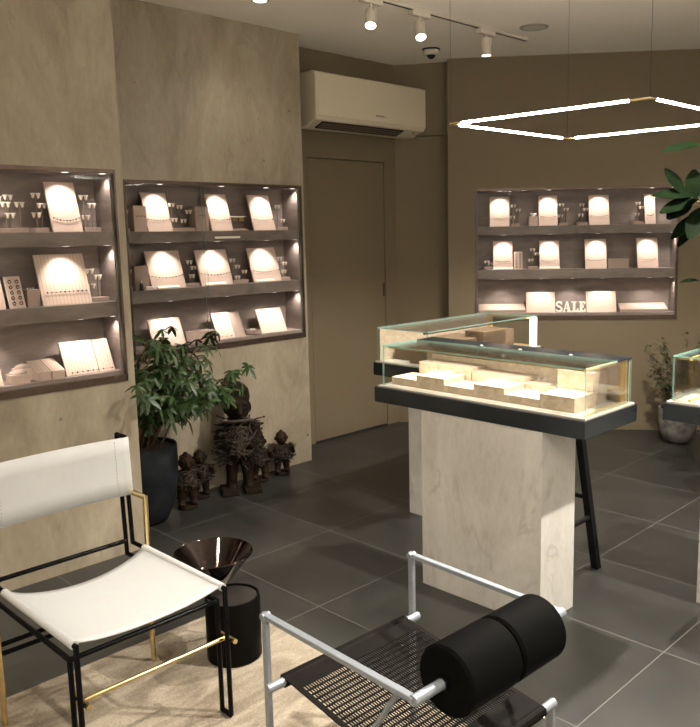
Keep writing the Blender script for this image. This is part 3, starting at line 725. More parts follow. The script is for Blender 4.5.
def display_table(label, loc, rz, LX, LY, ped, lit_end=False, led=1.0, lid=True, frame_left=False):
    """slab LX x LY on a stone pedestal with a glass case on top; origin at the front left slab corner"""
    t = thing('display_table', label, 'display table', loc, rz)
    MB().box(*ped, 0, TB).build('pedestal', M['trav'], t, bevel=0.0015)
    MB().box(0, LX, 0, LY, TB, TS).build('slab', M['slab'], t, bevel=0.002)
    gx0, gx1, gy0, gy1 = 0.02, LX - 0.02, 0.035, LY - 0.015
    MB().box(gx0 - 0.012, gx1 + 0.012, gy0 - 0.02, gy1 + 0.008, TS, TS + 0.006).build('case_floor', M['cream'], t)
    zb = TS + 0.006; g = 0.006
    glass_part('front_glass', t, gx0, gx1, gy0, gy0 + g, zb, TG - g)
    glass_part('side_glass', t, gx0, gx0 + g, gy0 + g, gy1, zb, TG - g)
    glass_part('side_glass', t, gx1 - g, gx1, gy0 + g, gy1, zb, TG - g)
    ymid = gy1 - 0.115 if lid else gy1
    glass_part('top_glass', t, gx0, gx1, gy0, ymid, TG - g, TG)
    if lid:
        MB().box(gx0, gx1, ymid + 0.001, gy1, TG - g, TG).build('dark_lid', M['slab'], t, bevel=0.001)
        for xx in (0.36, 0.55, 0.78):
            MB().lathe([(0.0, 0.004), (0.007, 0.003), (0.009, 0.0)], c=(LX * xx, ymid + 0.02, TG), n=14, cap=False).build('lid_stud', M['silver'], t, smooth=True)
    MB().box(gx0 + g, gx1 - g, gy1 - 0.012, gy1 - 0.004, zb, TG - g).build('back_panel', M['riser'], t)
    b = MB(); bx = gx0 + g + 0.05 if frame_left else gx1 - g - 0.014
    b.box(bx - 0.004, bx + 0.010, gy1 - 0.040, gy1 - 0.016, zb, TG - g - 0.012).box(bx, bx + 0.010, gy0 + 0.02, gy1 - 0.032, zb, zb + 0.006).box(bx, bx + 0.010, gy0 + 0.02, gy1 - 0.016, TG - g - 0.012, TG - g)
    b.build('brass_frame', M['goldlit'], t)
    MB().box(gx0 + 0.01, gx1 - 0.02, gy0 + g + 0.020, gy0 + g + 0.034, TG - g - 0.011, TG - g - 0.001).build('lamp_rail', M['brass'], t)
    MB().box(gx0 + 0.012, gx1 - 0.022, gy0 + g + 0.023, gy0 + g + 0.031, TG - g - 0.0113, TG - g - 0.0108).build('lamp_strip', M['ledbar'], t)
    if lit_end:
        MB().box(gx1 - 0.05, gx1 - 0.006 - 0.001, gy0 + 0.05, gy0 + 0.055, zb, TG - g - 0.001).build('lit_end_panel', M['postlight'], t)
    n = 3
    Rm = Matrix.Translation(V(loc)) @ Matrix.Rotation(rz, 4, 'Z')
    for i in range(n):
        l = bpy.data.lights.new('case_strip_light', 'AREA'); l.shape = 'RECTANGLE'; l.size = (gx1 - gx0) / n * 0.95; l.size_y = 0.012
        l.energy = 1.5 * led * KS; l.color = (1.0, 0.88, 0.69); l.spread = radians(120)
        o = bpy.data.objects.new('case_strip_light', l); COL.objects.link(o); o.parent = t
        o.location = (gx0 + (gx1 - gx0) * (i + 0.5) / n, gy0 + g + 0.027, TG - g - 0.0135)
        o.rotation_euler = (radians(36), 0, 0)
    return t

TL = (-2.47, 2.478, 0)
display_table('long glass display table on a stone pedestal in the middle of the shop', TL, 0, 1.05, 0.395, (0.272, 0.872, 0.004, 0.244))
# the rear table runs away from the viewer, at right angles to the first
display_table('glass display table set crosswise behind the long one, with a lit white end', (-2.55, 2.955, 0), pi / 2, 1.01, 0.40, (0.15, 0.75, 0.05, 0.29), led=0.12, lid=False)
display_table('glass display table at the right photo edge, only its corner in view', (-1.355, 2.955, 0), 0, 1.05, 0.395, (0.108, 0.708, 0.135, 0.375), led=0.4, frame_left=True)
MBp = MB().box(-0.022, 0.022, -0.006, 0.006, 0, 0.168)
o = MBp.build('lit_end_sign', M['postlight'], loc=(-2.600, 3.93, 0.848), bevel=0.002)
tag(o, 'glowing white upright panel at the far end of the crosswise glass table', 'sign panel')

zf = TS + 0.0065
def riser(x0, x1, y0, y1, h, label, mat='riser', grp=None):
    o = MB().box(-(x1 - x0) / 2 + 0.0005, (x1 - x0) / 2 - 0.0005, -(y1 - y0) / 2, (y1 - y0) / 2, 0, h).build('display_riser', M[mat], loc=((x0 + x1) / 2, (y0 + y1) / 2, zf), bevel=0.002)
    return tag(o, label, 'display riser', grp)
fx = [-2.43, -2.282, -2.126, -1.970, -1.818, -1.656, -1.503]
fh = [0.034, 0.057, 0.032, 0.056, 0.033, 0.057]
names = ['low sandstone riser at the left end of the front row', 'tall sandstone riser second in the front row', 'low sandstone riser third in the front row', 'tall sandstone riser fourth in the front row', 'low sandstone riser fifth in the front row', 'tall bare riser at the right end of the front row']
for i in range(6):
    riser(fx[i], fx[i + 1], 2.548, 2.69, fh[i], names[i] + ' in the long glass table')
bx = [(-2.40, -2.29, 0.086, 'back row riser at the left end'), (-2.288, -2.10, 0.086, 'wide back row riser behind the tall second riser'), (-2.098, -1.83, 0.072, 'widest back row riser at the centre'), (-1.828, -1.675, 0.055, 'lower back row riser right of the centre'), (-1.673, -1.515, 0.128, 'tallest back row riser at the bright right end')]
for x0, x1, h, lab in bx:
    riser(x0, x1, 2.70, 2.81, h, lab + ' in the long glass table')
def ring_rows(x0, x1, y0, y1, z, nx, ny, label, grp):
    proto = None
    for i in range(nx):
        for j in range(ny):
            p = ((x0 + (x1 - x0) * (i + 0.5) / nx), (y0 + (y1 - y0) * (j + 0.5) / ny), z + 0.0085)
            if proto is None:
                m = MB(); m.tube([(0.0075 * cos(a * pi / 6), 0, 0.0075 * sin(a * pi / 6)) for a in range(12)], 0.0011, n=5, closed=True).ball((0, 0, 0.0078), 0.0024, sub=1)
                o = proto = m.build('ring', M['silver'], loc=p, rz=0.5, smooth=True)
            else:
                o = proto.copy(); COL.objects.link(o); o.location = p
            tag(o, label, 'ring', grp)
ring_rows(fx[1] + 0.01, fx[2] - 0.01, 2.57, 2.675, zf + fh[1], 5, 3, 'silver ring standing on the tall second riser of the long glass table', 'rings on the tall second riser')
ring_rows(fx[3] + 0.01, fx[4] - 0.01, 2.57, 2.675, zf + fh[3], 5, 3, 'silver ring standing on the tall fourth riser of the long glass table', 'rings on the tall fourth riser')
ring_rows(fx[4] + 0.01, fx[5] - 0.01, 2.57, 2.675, zf + fh[4], 4, 3, 'silver ring standing on the low fifth riser of the long glass table', 'rings on the low fifth riser')
ring_rows(-1.82, -1.685, 2.71, 2.80, zf + 0.055, 5, 2, 'silver ring standing on the lower back riser of the long glass table', 'rings on the lower back riser')
# rear table: brown blocks stepping away
for (x0, x1, y0, y1, h, lab) in ((-2.75, -2.62, 3.02, 3.20, 0.075, 'brown riser nearest the viewer in the crosswise table'), (-2.91, -2.77, 3.08, 3.28, 0.055, 'brown riser along the left side of the crosswise table'),
                                 (-2.76, -2.62, 3.23, 3.42, 0.10, 'second brown riser on the right side of the crosswise table'), (-2.90, -2.77, 3.36, 3.58, 0.09, 'brown riser halfway along the left side of the crosswise table'),
                                 (-2.75, -2.62, 3.48, 3.68, 0.125, 'tall brown riser beyond halfway in the crosswise table'), (-2.88, -2.70, 3.70, 3.88, 0.10, 'brown riser at the far end of the crosswise table')):
    riser(x0, x1, y0, y1, h, lab, 'wood')
riser(-1.255, -0.90, 3.13, 3.25, 0.150, 'tall brown block inside the glass table at the right photo edge', 'dimblock')

# bar stool tucked behind the long table
t = thing('bar_stool', 'black splayed-leg bar stool half hidden behind the stone pedestal', 'stool', (-1.87, 3.00, 0))
MB().lathe([(0, 0.70), (0.13, 0.70), (0.14, 0.708), (0.14, 0.722), (0.13, 0.73), (0, 0.73)], n=28, cap=False).build('seat', M['dark'], t, auto=30)
for sx in (-1, 1):
    for sy in (-1, 1):
        fx_, fy_ = 0.15 * sx, 0.125 * sy; tx_, ty_ = 0.075 * sx, 0.07 * sy
        m = MB(); dv = V((tx_ - fx_, ty_ - fy_, 0.70)); q = 0.017
        vs = []
        for (cx, cy, cz) in ((fx_, fy_, 0.0), (tx_, ty_, 0.70)):
            vs.append([m.bm.verts.new((cx + a * q, cy + b * q, cz)) for a, b in ((-1, -1), (1, -1), (1, 1), (-1, 1))])
        for k in range(4): m.bm.faces.new((vs[0][k], vs[0][(k + 1) % 4], vs[1][(k + 1) % 4], vs[1][k]))
        m.bm.faces.new(vs[0][::-1]); m.bm.faces.new(vs[1])
        m.build('leg', M['dark'], t, bevel=0.002)
def at(z, sx, sy): 
    k = z / 0.70; return (0.15 * sx * (1 - k) + 0.075 * sx * k, 0.125 * sy * (1 - k) + 0.07 * sy * k, z)
for z, a, b in ((0.33, (-1, 1), (1, 1)), (0.33, (-1, -1), (1, -1)), (0.24, (1, -1), (1, 1)), (0.24, (-1, -1), (-1, 1))):
    MB().tube([at(z, *a), at(z, *b)], 0.012, n=8).build('stretcher', M['dark'], t)

# ------------------------------------------------------------------ pendant
t = thing('pendant_light', 'square LED tube pendant with brass corners hanging over the glass tables', 'pendant light', (0, 0, 0))
PC = [V((-2.133, 2.610, 1.95)), V((-2.117, 3.475, 1.95)), V((-1.270, 3.500, 1.95)), V((-1.288, 2.632, 1.95))]
for i in range(4):
    a, b = PC[i], PC[(i + 1) % 4]; d = (b - a).normalized()
    e0 = (0.055, 0.045, 0.05, 0.075)[i]; e1 = (0.045, 0.045, 0.05, 0.055)[i]
    MB().tube([a + d * e0, b - d * e1], 0.0047, n=14).build('light_tube', M['tube'], t, smooth=True)
    MB().tube([a, a + d * e0], 0.0042, n=12).build('brass_arm', M['brass'], t, auto=40)
    MB().tube([b - d * e1, b], 0.0042, n=12).build('brass_arm', M['brass'], t, auto=40)
for i in range(4):
    a = PC[i]
    MB().ball(a, 0.0052, sub=2).build('brass_corner', M['brass'], t, smooth=True)
    MB().tube([a, V((a.x, a.y, ZC))], 0.0006, n=6).build('suspension_wire', M['carved'], t)

# ------------------------------------------------------------------ ceiling track and spots
tx = -3.13
tag(MB().box(tx - 0.017, tx + 0.017, 2.2, 4.615, ZC - 0.018, ZC).build('light_track', M['fixture'], bevel=0.002), 'white ceiling light track carrying the three spotlights', 'light track')
for o in [bpy.data.objects['light_track']]:
    MB().box(tx - 0.006, tx + 0.006, 2.2, 4.613, ZC - 0.0186, ZC - 0.0178).build('track_slot', M['dark'], o)
def track_spot(label, y, tilt_to, power):
    root = thing('track_spotlight', label, 'spotlight', (tx, y, ZC - 0.018))
    MB().box(-0.018, 0.018, -0.075, 0.075, -0.028, 0).build('adapter', M['fixture'], root, bevel=0.003)
    MB().tube([(0, 0, -0.028), (0, 0, -0.05)], 0.008, n=10).build('stem', M['fixture'], root, smooth=True)
    d = (V(tilt_to) - V((tx, y, ZC - 0.11))).normalized()
    q = d.to_track_quat('-Z', 'Y').to_matrix().to_4x4()
    T = Matrix.Translation((0, 0, -0.095)) @ q
    MB().lathe([(0.0, 0.05), (0.024, 0.05), (0.029, 0.045), (0.031, -0.046), (0.031, -0.056), (0.028, -0.056), (0.028, -0.048)], n=26, M=T, cap=False).build('lamp_head', M['fixture'], root, auto=40)
    MB().lathe([(0.0, -0.049), (0.028, -0.049)], n=22, M=T, cap=False).build('lens', M['lens'], root)
    MB().tube([(0.037, 0, -0.05), (0.037, 0, -0.10)], 0.004, n=6).tube([(-0.037, 0, -0.05), (-0.037, 0, -0.10)], 0.004, n=6).tube([(-0.037, 0, -0.05), (0.037, 0, -0.05)], 0.004, n=6).build('yoke', M['fixture'], root)
    p = V((tx, y, ZC - 0.018)) + (T @ V((0, 0, -0.066)))
    spot('spot_beam', p, tilt_to, power * KD, 75, 0.7, 0.03, WARM, root)
    return root
track_spot('white track spotlight nearest the top photo edge', 3.17, (-2.4, 2.2, 0.4), 9)
track_spot('white tilted track spotlight second along the ceiling track', 3.56, (-2.2, 2.9, 0.6), 9)
track_spot('white track spotlight at the far end, pointing straight down', 4.18, (-3.10, 4.2, 0), 7)

# CCTV dome and round cover
t = thing('dome_camera', 'small white dome camera with black lens on the ceiling above the corner', 'security camera', (-3.747, 4.376, ZC))
MB().lathe([(0.0, 0), (0.062, 0), (0.062, -0.008), (0.058, -0.010)], n=28, cap=False).build('mount_ring', M['dark'], t, auto=30)
MB().lathe([(0.057, -0.008), (0.056, -0.03), (0.045, -0.042), (0.0, -0.044)], n=28, cap=False).build('housing', M['fixture'], t, auto=30)
MB().ball((0.006, -0.006, -0.044), 0.028, (1, 1, 0.9), sub=3).build('lens_dome', M['dark'], t, smooth=True)
t = thing('ceiling_speaker', 'flat round grey cover on the ceiling right of the last spotlight', 'ceiling speaker', (-2.928, 4.40, ZC))
MB().lathe([(0.0, -0.005), (0.075, -0.005), (0.082, -0.006), (0.088, -0.004), (0.09, 0)], n=36, cap=False).build('cover', M['vent'], t, auto=30)
MB().lathe([(0.0, -0.0056), (0.07, -0.0056)], n=36, cap=False).build('grille', M['fixture'], t)

# ------------------------------------------------------------------ air conditioner
t = thing('air_conditioner', 'cream split air conditioner on the wall above the flush door', 'air conditioner', (XD + 0.035, 4.150, 2.27))
PR = [(0, 0.02), (0, 0.362), (0.165, 0.362), (0.205, 0.345), (0.215, 0.32), (0.215, 0.07), (0.20, 0.045), (0.10, 0.005), (0.03, 0.0)]
HW = 0.545
MB().prism([(p[0], p[1] - 0.05) for p in PR], -HW, HW, 'y').build('body', M['ac'], t, bevel=0.012, seg=3)
MB().box(0.2135, 0.2195, -HW + 0.006, HW - 0.006, 0.018, 0.295).build('front_panel', M['ac'], t, bevel=0.003)
sl = math.atan2(0.04, 0.10)
Ml = Matrix.Translation((0.148, -0.07, -0.0288)) @ Matrix.Rotation(-sl, 4, 'Y')
MB().box(-0.044, 0.040, -0.40, 0.40, -0.004, 0.004, M=Ml).build('air_outlet', M['dark'], t)
for k in (-0.02, 0.004, 0.027):
    MB().box(k - 0.006, k + 0.006, -0.395, 0.395, -0.0065, -0.0040, M=Ml).build('louver', M['post'], t)
MB().box(0.2195, 0.2203, -0.055, 0.06, 0.055, 0.0575).box(0.2195, 0.2203, -0.055, 0.03, 0.060, 0.066).build('badge', M['post'], t, loc=(0, 0.06, 0))
MB().ball((0.178, 0.44, -0.0225), 0.006, sub=2).build('sensor', M['dark'], t, smooth=True)

# ------------------------------------------------------------------ rug
tag(MB().box(-2.635, -0.95, -0.75, 1.80, 0.0, 0.010).build('floor_rug', M['rug'], bevel=0.004), 'beige rug with faint wavy marks under both chairs', 'rug')
RZ = 0.010

# ------------------------------------------------------------------ white sling chair
t = thing('sling_chair', 'white leather sling chair with black double-bar frame and brass legs', 'chair', (-2.28, 1.09, RZ))
cx, cy = -2.28, 1.09
YR, YL = 1.325 - cy, 0.850 - cy
def lx(x): return x - cx
rb = 0.0078
for s, yy in ((1, YR), (-1, YL)):
    f = MB()
    # forward bar: back post, seat rail, front leg; rear bar follows it lower and behind
    f.tube([(lx(-2.575), yy, 0.815), (lx(-2.555), yy, 0.43), (lx(-1.99), yy, 0.43), (lx(-1.988), yy, 0.0075)], rb, n=10)
    f.tube([(lx(-2.622), yy, 0.818), (lx(-2.602), yy, 0.375), (lx(-2.036), yy, 0.375), (lx(-2.036), yy, 0.0075)], rb, n=10)
    f.tube([(lx(-2.036), yy, 0.0078), (lx(-1.988), yy, 0.0078)], rb, n=10)
    f.tube([(lx(-2.622), yy, 0.815), (lx(-2.565), yy, 0.815)], rb, n=10)
    f.build('side_frame', M['black'], t, auto=50)
    b = MB()
    yo = yy + (0.012 if s > 0 else -0.032)
    b.tube([(lx(-2.562), yy, 0.612), (lx(-2.562), yo, 0.612), (lx(-2.468), yo, 0.612), (lx(-2.480), yo, 0.0)], 0.0092, n=12)
    b.build('brass_leg', M['brass'], t, auto=50)
    MB().tube([(lx(-2.058), yy + 0.014, 0.258), (lx(-1.966), yy + 0.014, 0.258)], 0.0082, n=12).build('brass_peg', M['brass'], t, auto=50)
for nm, x, z in (('front_bar', -2.036, 0.375), ('rear_bar', -2.602, 0.423), ('rear_bar', -2.48, 0.235), ('rear_bar', -2.50, 0.255)):
    ol, orr = (0.032, 0.012) if x > -2.55 and x < -2.4 else (0.0, 0.0)
    MB().tube([(lx(x), YL - ol, z), (lx(x), YR + orr, z)], rb, n=10).build(nm, M['black'], t, auto=50)
MB().tube([(lx(-2.012), YL, 0.258), (lx(-2.012), YR + 0.01, 0.258)], 0.0068, n=12).build('brass_stretcher', M['brass'], t, auto=50)
# seat sling: hangs between the two rails
m = MB(); nu, nv = 28, 16
def seatp(i, j, off):
    s = i / nu; v = j / nv
    y = YL + (YR - YL) * s
    sag = (0.056 * (1 - v) + 0.036 * v) * (1 - (2 * s - 1) ** 2) ** 0.75
    x = lx(-2.475) + (lx(-2.005) - lx(-2.475)) * v
    pin = 0.012 * (1 - (2 * s - 1) ** 2)
    x += pin * (1 if v < 0.5 else -1) * abs(2 * v - 1)
    return V((x, y, 0.4405 - sag + off))
top = [[m.bm.verts.new(seatp(i, j, 0.0)) for j in range(nv + 1)] for i in range(nu + 1)]
bot = [[m.bm.verts.new(seatp(i, j, -0.004)) for j in range(nv + 1)] for i in range(nu + 1)]
for i in range(nu):
    for j in range(nv):
        m.bm.faces.new((top[i][j], top[i + 1][j], top[i + 1][j + 1], top[i][j + 1])); m.bm.faces.new((bot[i][j + 1], bot[i + 1][j + 1], bot[i + 1][j], bot[i][j]))
for i in range(nu):
    for j in (0, nv): m.bm.faces.new((top[i][j], top[i + 1][j], bot[i + 1][j], bot[i][j]))
so = m.build('seat', M['leather'], t, smooth=True)
for yy in (YL, YR):
    MB().tube([(lx(-2.475), yy, 0.4305), (lx(-2.0), yy, 0.4305)], 0.0125, n=16).build('seat_sleeve', M['leather'], so, auto=50)
# backrest: a band of leather wrapped round the posts, bowed slightly back
m = MB(); ny = 24
def backp(i, z, off):
    s = i / ny; y = YL - 0.012 + (YR - YL + 0.024) * s
    bow = 0.012 * (1 - (2 * s - 1) ** 2)
    x = lx(-2.565 - (z - 0.6) * 0.05) - bow + off + 0.014
    return V((x, y, z))
zs = (0.607, 0.66, 0.71, 0.76, 0.812)
fr = [[m.bm.verts.new(backp(i, z + 0.003 * (1 - (2 * i / ny - 1) ** 2), 0.002)) for z in zs] for i in range(ny + 1)]
bk = [[m.bm.verts.new(backp(i, z + 0.003 * (1 - (2 * i / ny - 1) ** 2), -0.003)) for z in zs] for i in range(ny + 1)]
for i in range(ny):
    for j in range(4):
        m.bm.faces.new((fr[i][j], fr[i + 1][j], fr[i + 1][j + 1], fr[i][j + 1])); m.bm.faces.new((bk[i][j + 1], bk[i + 1][j + 1], bk[i + 1][j], bk[i][j]))
    m.bm.faces.new((fr[i][0], fr[i + 1][0], bk[i + 1][0], bk[i][0])); m.bm.faces.new((fr[i][4], fr[i + 1][4], bk[i + 1][4], bk[i][4]))
for i in (0, ny):
    for j in range(4): m.bm.faces.new((fr[i][j], fr[i][j + 1], bk[i][j + 1], bk[i][j]))
bo = m.build('backrest', M['leather'], t, smooth=True)
for yy in (YL + 0.040, YR - 0.040):
    st = MB()
    for k in range(16):
        p = backp((yy - (YL - 0.012)) / (YR - YL + 0.024) * ny, 0.615 + 0.0122 * k, 0.0032)
        st.box(p.x - 0.0006, p.x + 0.0008, p.y - 0.0008, p.y + 0.0008, p.z, p.z + 0.006)
    st.build('stitching', M['stitch'], bo)

# ------------------------------------------------------------------ side tables
t = thing('drum_side_table', 'black drum side table with a recessed brown top on the rug', 'side table', (-2.297, 1.56, RZ))
MB().lathe([(0, 0), (0.094, 0), (0.098, 0.004), (0.098, 0.226), (0.096, 0.230), (0.090, 0.230), (0.088, 0.222), (0, 0.222)], n=48, cap=False).build('drum', M['cyl'], t, auto=35)
MB().lathe([(0, 0.2245), (0.0875, 0.2245), (0.0875, 0.2222)], n=48, cap=False).build('inset_top', M['cyltop'], t, auto=35)
t = thing('cone_side_table', 'glossy black cone-shaped bowl table behind the drum table', 'side table', (-2.464, 1.597, RZ))
MB().lathe([(0.0, 0.158), (0.014, 0.162), (0.145, 0.326), (0.149, 0.331), (0.146, 0.334), (0.141, 0.331), (0.013, 0.174), (0, 0.170)], n=64, cap=False).build('bowl', M['cone'], t, auto=50)
MB().tube([(0, 0, 0.006), (0, 0, 0.158)], 0.007, n=12).build('stem', M['black'], t, smooth=True)
MB().lathe([(0, 0), (0.04, 0), (0.04, 0.006), (0, 0.008)], n=28, cap=False).build('foot', M['black'], t, auto=30)

# ------------------------------------------------------------------ roll-back chair
t = thing('roll_chair', 'silver framed low chair with perforated black seat and black roll backrest', 'chair', (-1.30, 1.427, RZ), radians(-2.0))
ox, oy = -1.30, 1.43
def P(x, y, z): return (x - ox, y - oy, z - RZ)
q = 0.0095
YA, YB = 1.160, 1.700
for yy, s in ((YA, -1), (YB, 1)):
    m = MB()
    m.box(*[c for c in (-1.565 - ox - q, -1.565 - ox + q)], yy - oy - q * 0.7, yy - oy + q * 0.7, 0, 0.55 - RZ + q)
    m.build('front_leg', M['alu'], t, bevel=0.002)
    m = MB(); m.box(-1.565 - ox, -1.033 - ox, yy - oy - q, yy - oy + q, 0.55 - RZ - q * 0.6, 0.55 - RZ + q * 0.8)
    m.build('armrest', M['alu'], t, bevel=0.002)
    m = MB(); m.tube([P(-1.085, yy - s * 0.004, 0.55 - 0.006), P(-1.43, yy - s * 0.004, 0.012)], 0.0065, n=10)
    m.build('diagonal_brace', M['alu'], t, auto=50)
    m = MB(); m.box(-1.06 - ox - 0.011, -1.06 - ox + 0.011, yy - oy - 0.006, yy - oy + 0.006, 0, 0.285 - RZ)
    m.build('rear_leg', M['alu'], t, bevel=0.002)
for yy in (YA, YB): MB().lathe([(0.0, -0.012), (0.010, -0.012), (0.010, 0.012), (0, 0.012)], n=16, M=Matrix.Translation(P(-1.565, yy, 0.55)) @ Matrix.Rotation(pi / 2, 4, 'X'), cap=False).build('hinge_pin', M['alu'], t, auto=40)
A0, A1 = (-1.553, 0.356), (-1.06, 0.285)
for (x, z), ex in ((A0, 0.0), (A1, 0.012)):
    MB().tube([P(x, YA - 0.012, z), P(x, YB + 0.012, z)], 0.0125, n=20).build('seat_tube', M['alu'], t, auto=50)
# perforated sling: long slots between bars
dx = A1[0] - A0[0]; dz_ = A1[1] - A0[1]; ln = math.hypot(dx, dz_)
ang = math.atan2(-dz_, dx)
Ms = Matrix.Translation(P(A0[0], 0, A0[1] + 0.0125)) @ Matrix.Rotation(ang, 4, 'Y')
y0s, y1s = YA + 0.040 - 0, YB - 0.040
m = MB(); h2 = 0.0016
def sb(a, b, c, d_): m.box(a, b, c, d_, -h2, h2, M=Ms)
bl = 0.062
sb(-0.012, bl, y0s, y1s); sb(ln - 0.075, ln + 0.012, y0s, y1s)
sb(bl, ln - 0.075, y0s, y0s + 0.016); sb(bl, ln - 0.075, y1s - 0.016, y1s)
ya, yb = y0s + 0.016, y1s - 0.016
nb = 54
for i in range(1, nb):
    y = ya + (yb - ya) * i / nb; sb(bl, ln - 0.075, y - 0.0011, y + 0.0011)
nx_ = 19
for i in range(1, nx_):
    x = bl + (ln - 0.075 - bl) * i / nx_; sb(x - 0.0024, x + 0.0024, ya, yb)
m.build('seat_sling', M['sling'], t)
for (x, z), nm in ((A0, 'sling_sleeve'), (A1, 'sling_sleeve')):
    so = MB().tube([P(x, YA + 0.040, z), P(x, YB - 0.040, z)], 0.0158, n=20).build(nm, M['sling'], t, auto=50)
MB().ball(P(-1.043, YB - 0.055, 0.280), 0.004, sub=1).build('rivet', M['silver'], t, smooth=True)
MB().tube([P(-1.033, YA - 0.006, 0.55), P(-1.033, YB + 0.006, 0.55)], 0.0125, n=20).build('back_tube', M['alu'], t, auto=50)
RM = Matrix.Translation(P(-1.033, 0, 0.55)) @ Matrix.Rotation(-pi / 2, 4, 'X')
rr_ = 0.081
for ya_, yb_ in ((1.255, 1.432), (1.438, 1.606)):
    ya2, yb2 = ya_, yb_
    MB().lathe([(0.014, ya2 + 0.002), (rr_ - 0.006, ya2), (rr_, ya2 + 0.006), (rr_, yb2 - 0.006), (rr_ - 0.006, yb2), (0.014, yb2 - 0.002)], n=56, M=RM, cap=False).build('back_roll', M['rubber'], t, auto=40)
MB().lathe([(0.0128, 1.243), (0.0165, 1.243), (0.0165, 1.256), (0.0128, 1.256)], n=24, M=RM, cap=False).build('collar', M['black'], t, auto=40)

# ------------------------------------------------------------------ plants
def leaf_mesh(m, base, dirv, up, length, width, droop=0.25, nseg=4, fold=0.15):
    d = dirv.normalized(); side = d.cross(up)
    if side.length < 1e-4: side = d.cross(V((1, 0, 0)))
    side.normalize(); nrm = side.cross(d).normalized()
    prev = None
    for i in range(nseg + 1):
        s = i / nseg
        c = base + d * (length * s) - V((0, 0, 1)) * (droop * length * s * s)
        wd = width * 0.5 * (sin(pi * min(1, s * 0.92 + 0.04)) ** 0.8)
        a = m.bm.verts.new(c - side * wd + nrm * (fold * wd)); b = m.bm.verts.new(c); e = m.bm.verts.new(c + side * wd + nrm * (fold * wd))
        if prev:
            m.bm.faces.new((prev[0], a, b, prev[1])); m.bm.faces.new((prev[1], b, e, prev[2]))
        prev = (a, b, e)

def no_recalc_build(m, name, mat, parent):
    me = bpy.data.meshes.new(name); m.bm.to_mesh(me); m.bm.free(); me.materials.append(mat)
    for p in me.polygons: p.use_smooth = True
    o = bpy.data.objects.new(name, me); COL.objects.link(o); o.parent = parent; return o

t = thing('potted_plant', 'bushy umbrella plant in a tall charcoal planter beside the near wall', 'potted plant', (-3.80, 2.075, 0))
MB().lathe([(0, 0.0), (0.075, 0.0), (0.10, 0.015), (0.135, 0.09), (0.16, 0.20), (0.168, 0.30), (0.166, 0.42), (0.163, 0.425), (0.152, 0.425), (0.150, 0.39), (0, 0.39)], n=48, cap=False).build('planter', M['pot'], t, auto=35)
MB().lathe([(0, 0.415), (0.08, 0.413), (0.150, 0.408)], n=24, cap=False).build('soil', M['soil'], t, smooth=True)
rnd = random.Random(21)
stems = MB(); fol = MB()
def ok(p): 
    w = p + V((-3.80, 2.075, 0))
    return w.x > X2 + 0.05 and (w.y > 1.90 or w.x > X1 + 0.02) and (w.y < 2.50 or w.z > 0.70 and w.y < 2.60)
tips = []
for k in range(19):
    a = rnd.uniform(-0.7, 1.9) if k % 5 else rnd.uniform(0, 6.28)
    base = V((rnd.uniform(-0.06, 0.06), rnd.uniform(-0.06, 0.06), 0.39))
    hgt = rnd.uniform(0.26, 0.60); rad = rnd.uniform(0.12, 0.50) * (1.25 - hgt)
    tip = base + V((cos(a) * rad, sin(a) * rad * 1.25, hgt))
    mid = base + V((cos(a) * rad * 0.25, sin(a) * rad * 0.25, hgt * 0.55))
    if not ok(tip): tip = base + V((abs(cos(a)) * rad * 0.5 + 0.02, abs(sin(a)) * rad, hgt))
    stems.tube([base, mid, tip], 0.0065, n=6, r1=0.003)
    for f in (0.35, 0.5, 0.62, 0.75, 0.88, 1.0):
        p = mid.lerp(tip, (f - 0.35) / 0.65) if f > 0.35 else mid
        tips.append((p, a))
nl = 0
for p, a in tips:
    for rep in range(3):
        aa = a + rnd.uniform(-2.2, 2.2); el = rnd.uniform(-0.15, 0.7)
        pd = V((cos(aa) * cos(el), sin(aa) * cos(el), sin(el)))
        c = p + pd * rnd.uniform(0.06, 0.15)
        if not ok(c): continue
        stems.tube([p, p.lerp(c, 0.5) + V((0, 0, 0.01)), c], 0.0018, n=5)
        nf = rnd.randint(5, 7)
        axis = (pd + V((0, 0, 0.8))).normalized()
        u = axis.cross(V((0.2, 0.1, 1))).normalized(); w_ = axis.cross(u)
        for j in range(nf):
            b_ = 2 * pi * j / nf + rnd.uniform(-0.2, 0.2)
            dv = u * cos(b_) + w_ * sin(b_) - axis * rnd.uniform(0.1, 0.45)
            ll = rnd.uniform(0.036, 0.070)
            if not ok(c + dv * ll): continue
            leaf_mesh(fol, c, dv, axis, ll, ll * 0.34, droop=rnd.uniform(0.1, 0.5)); nl += 1
stems.build('stems', M['bark'], t, smooth=True)
no_recalc_build(fol, 'foliage', M['leaf'], t)

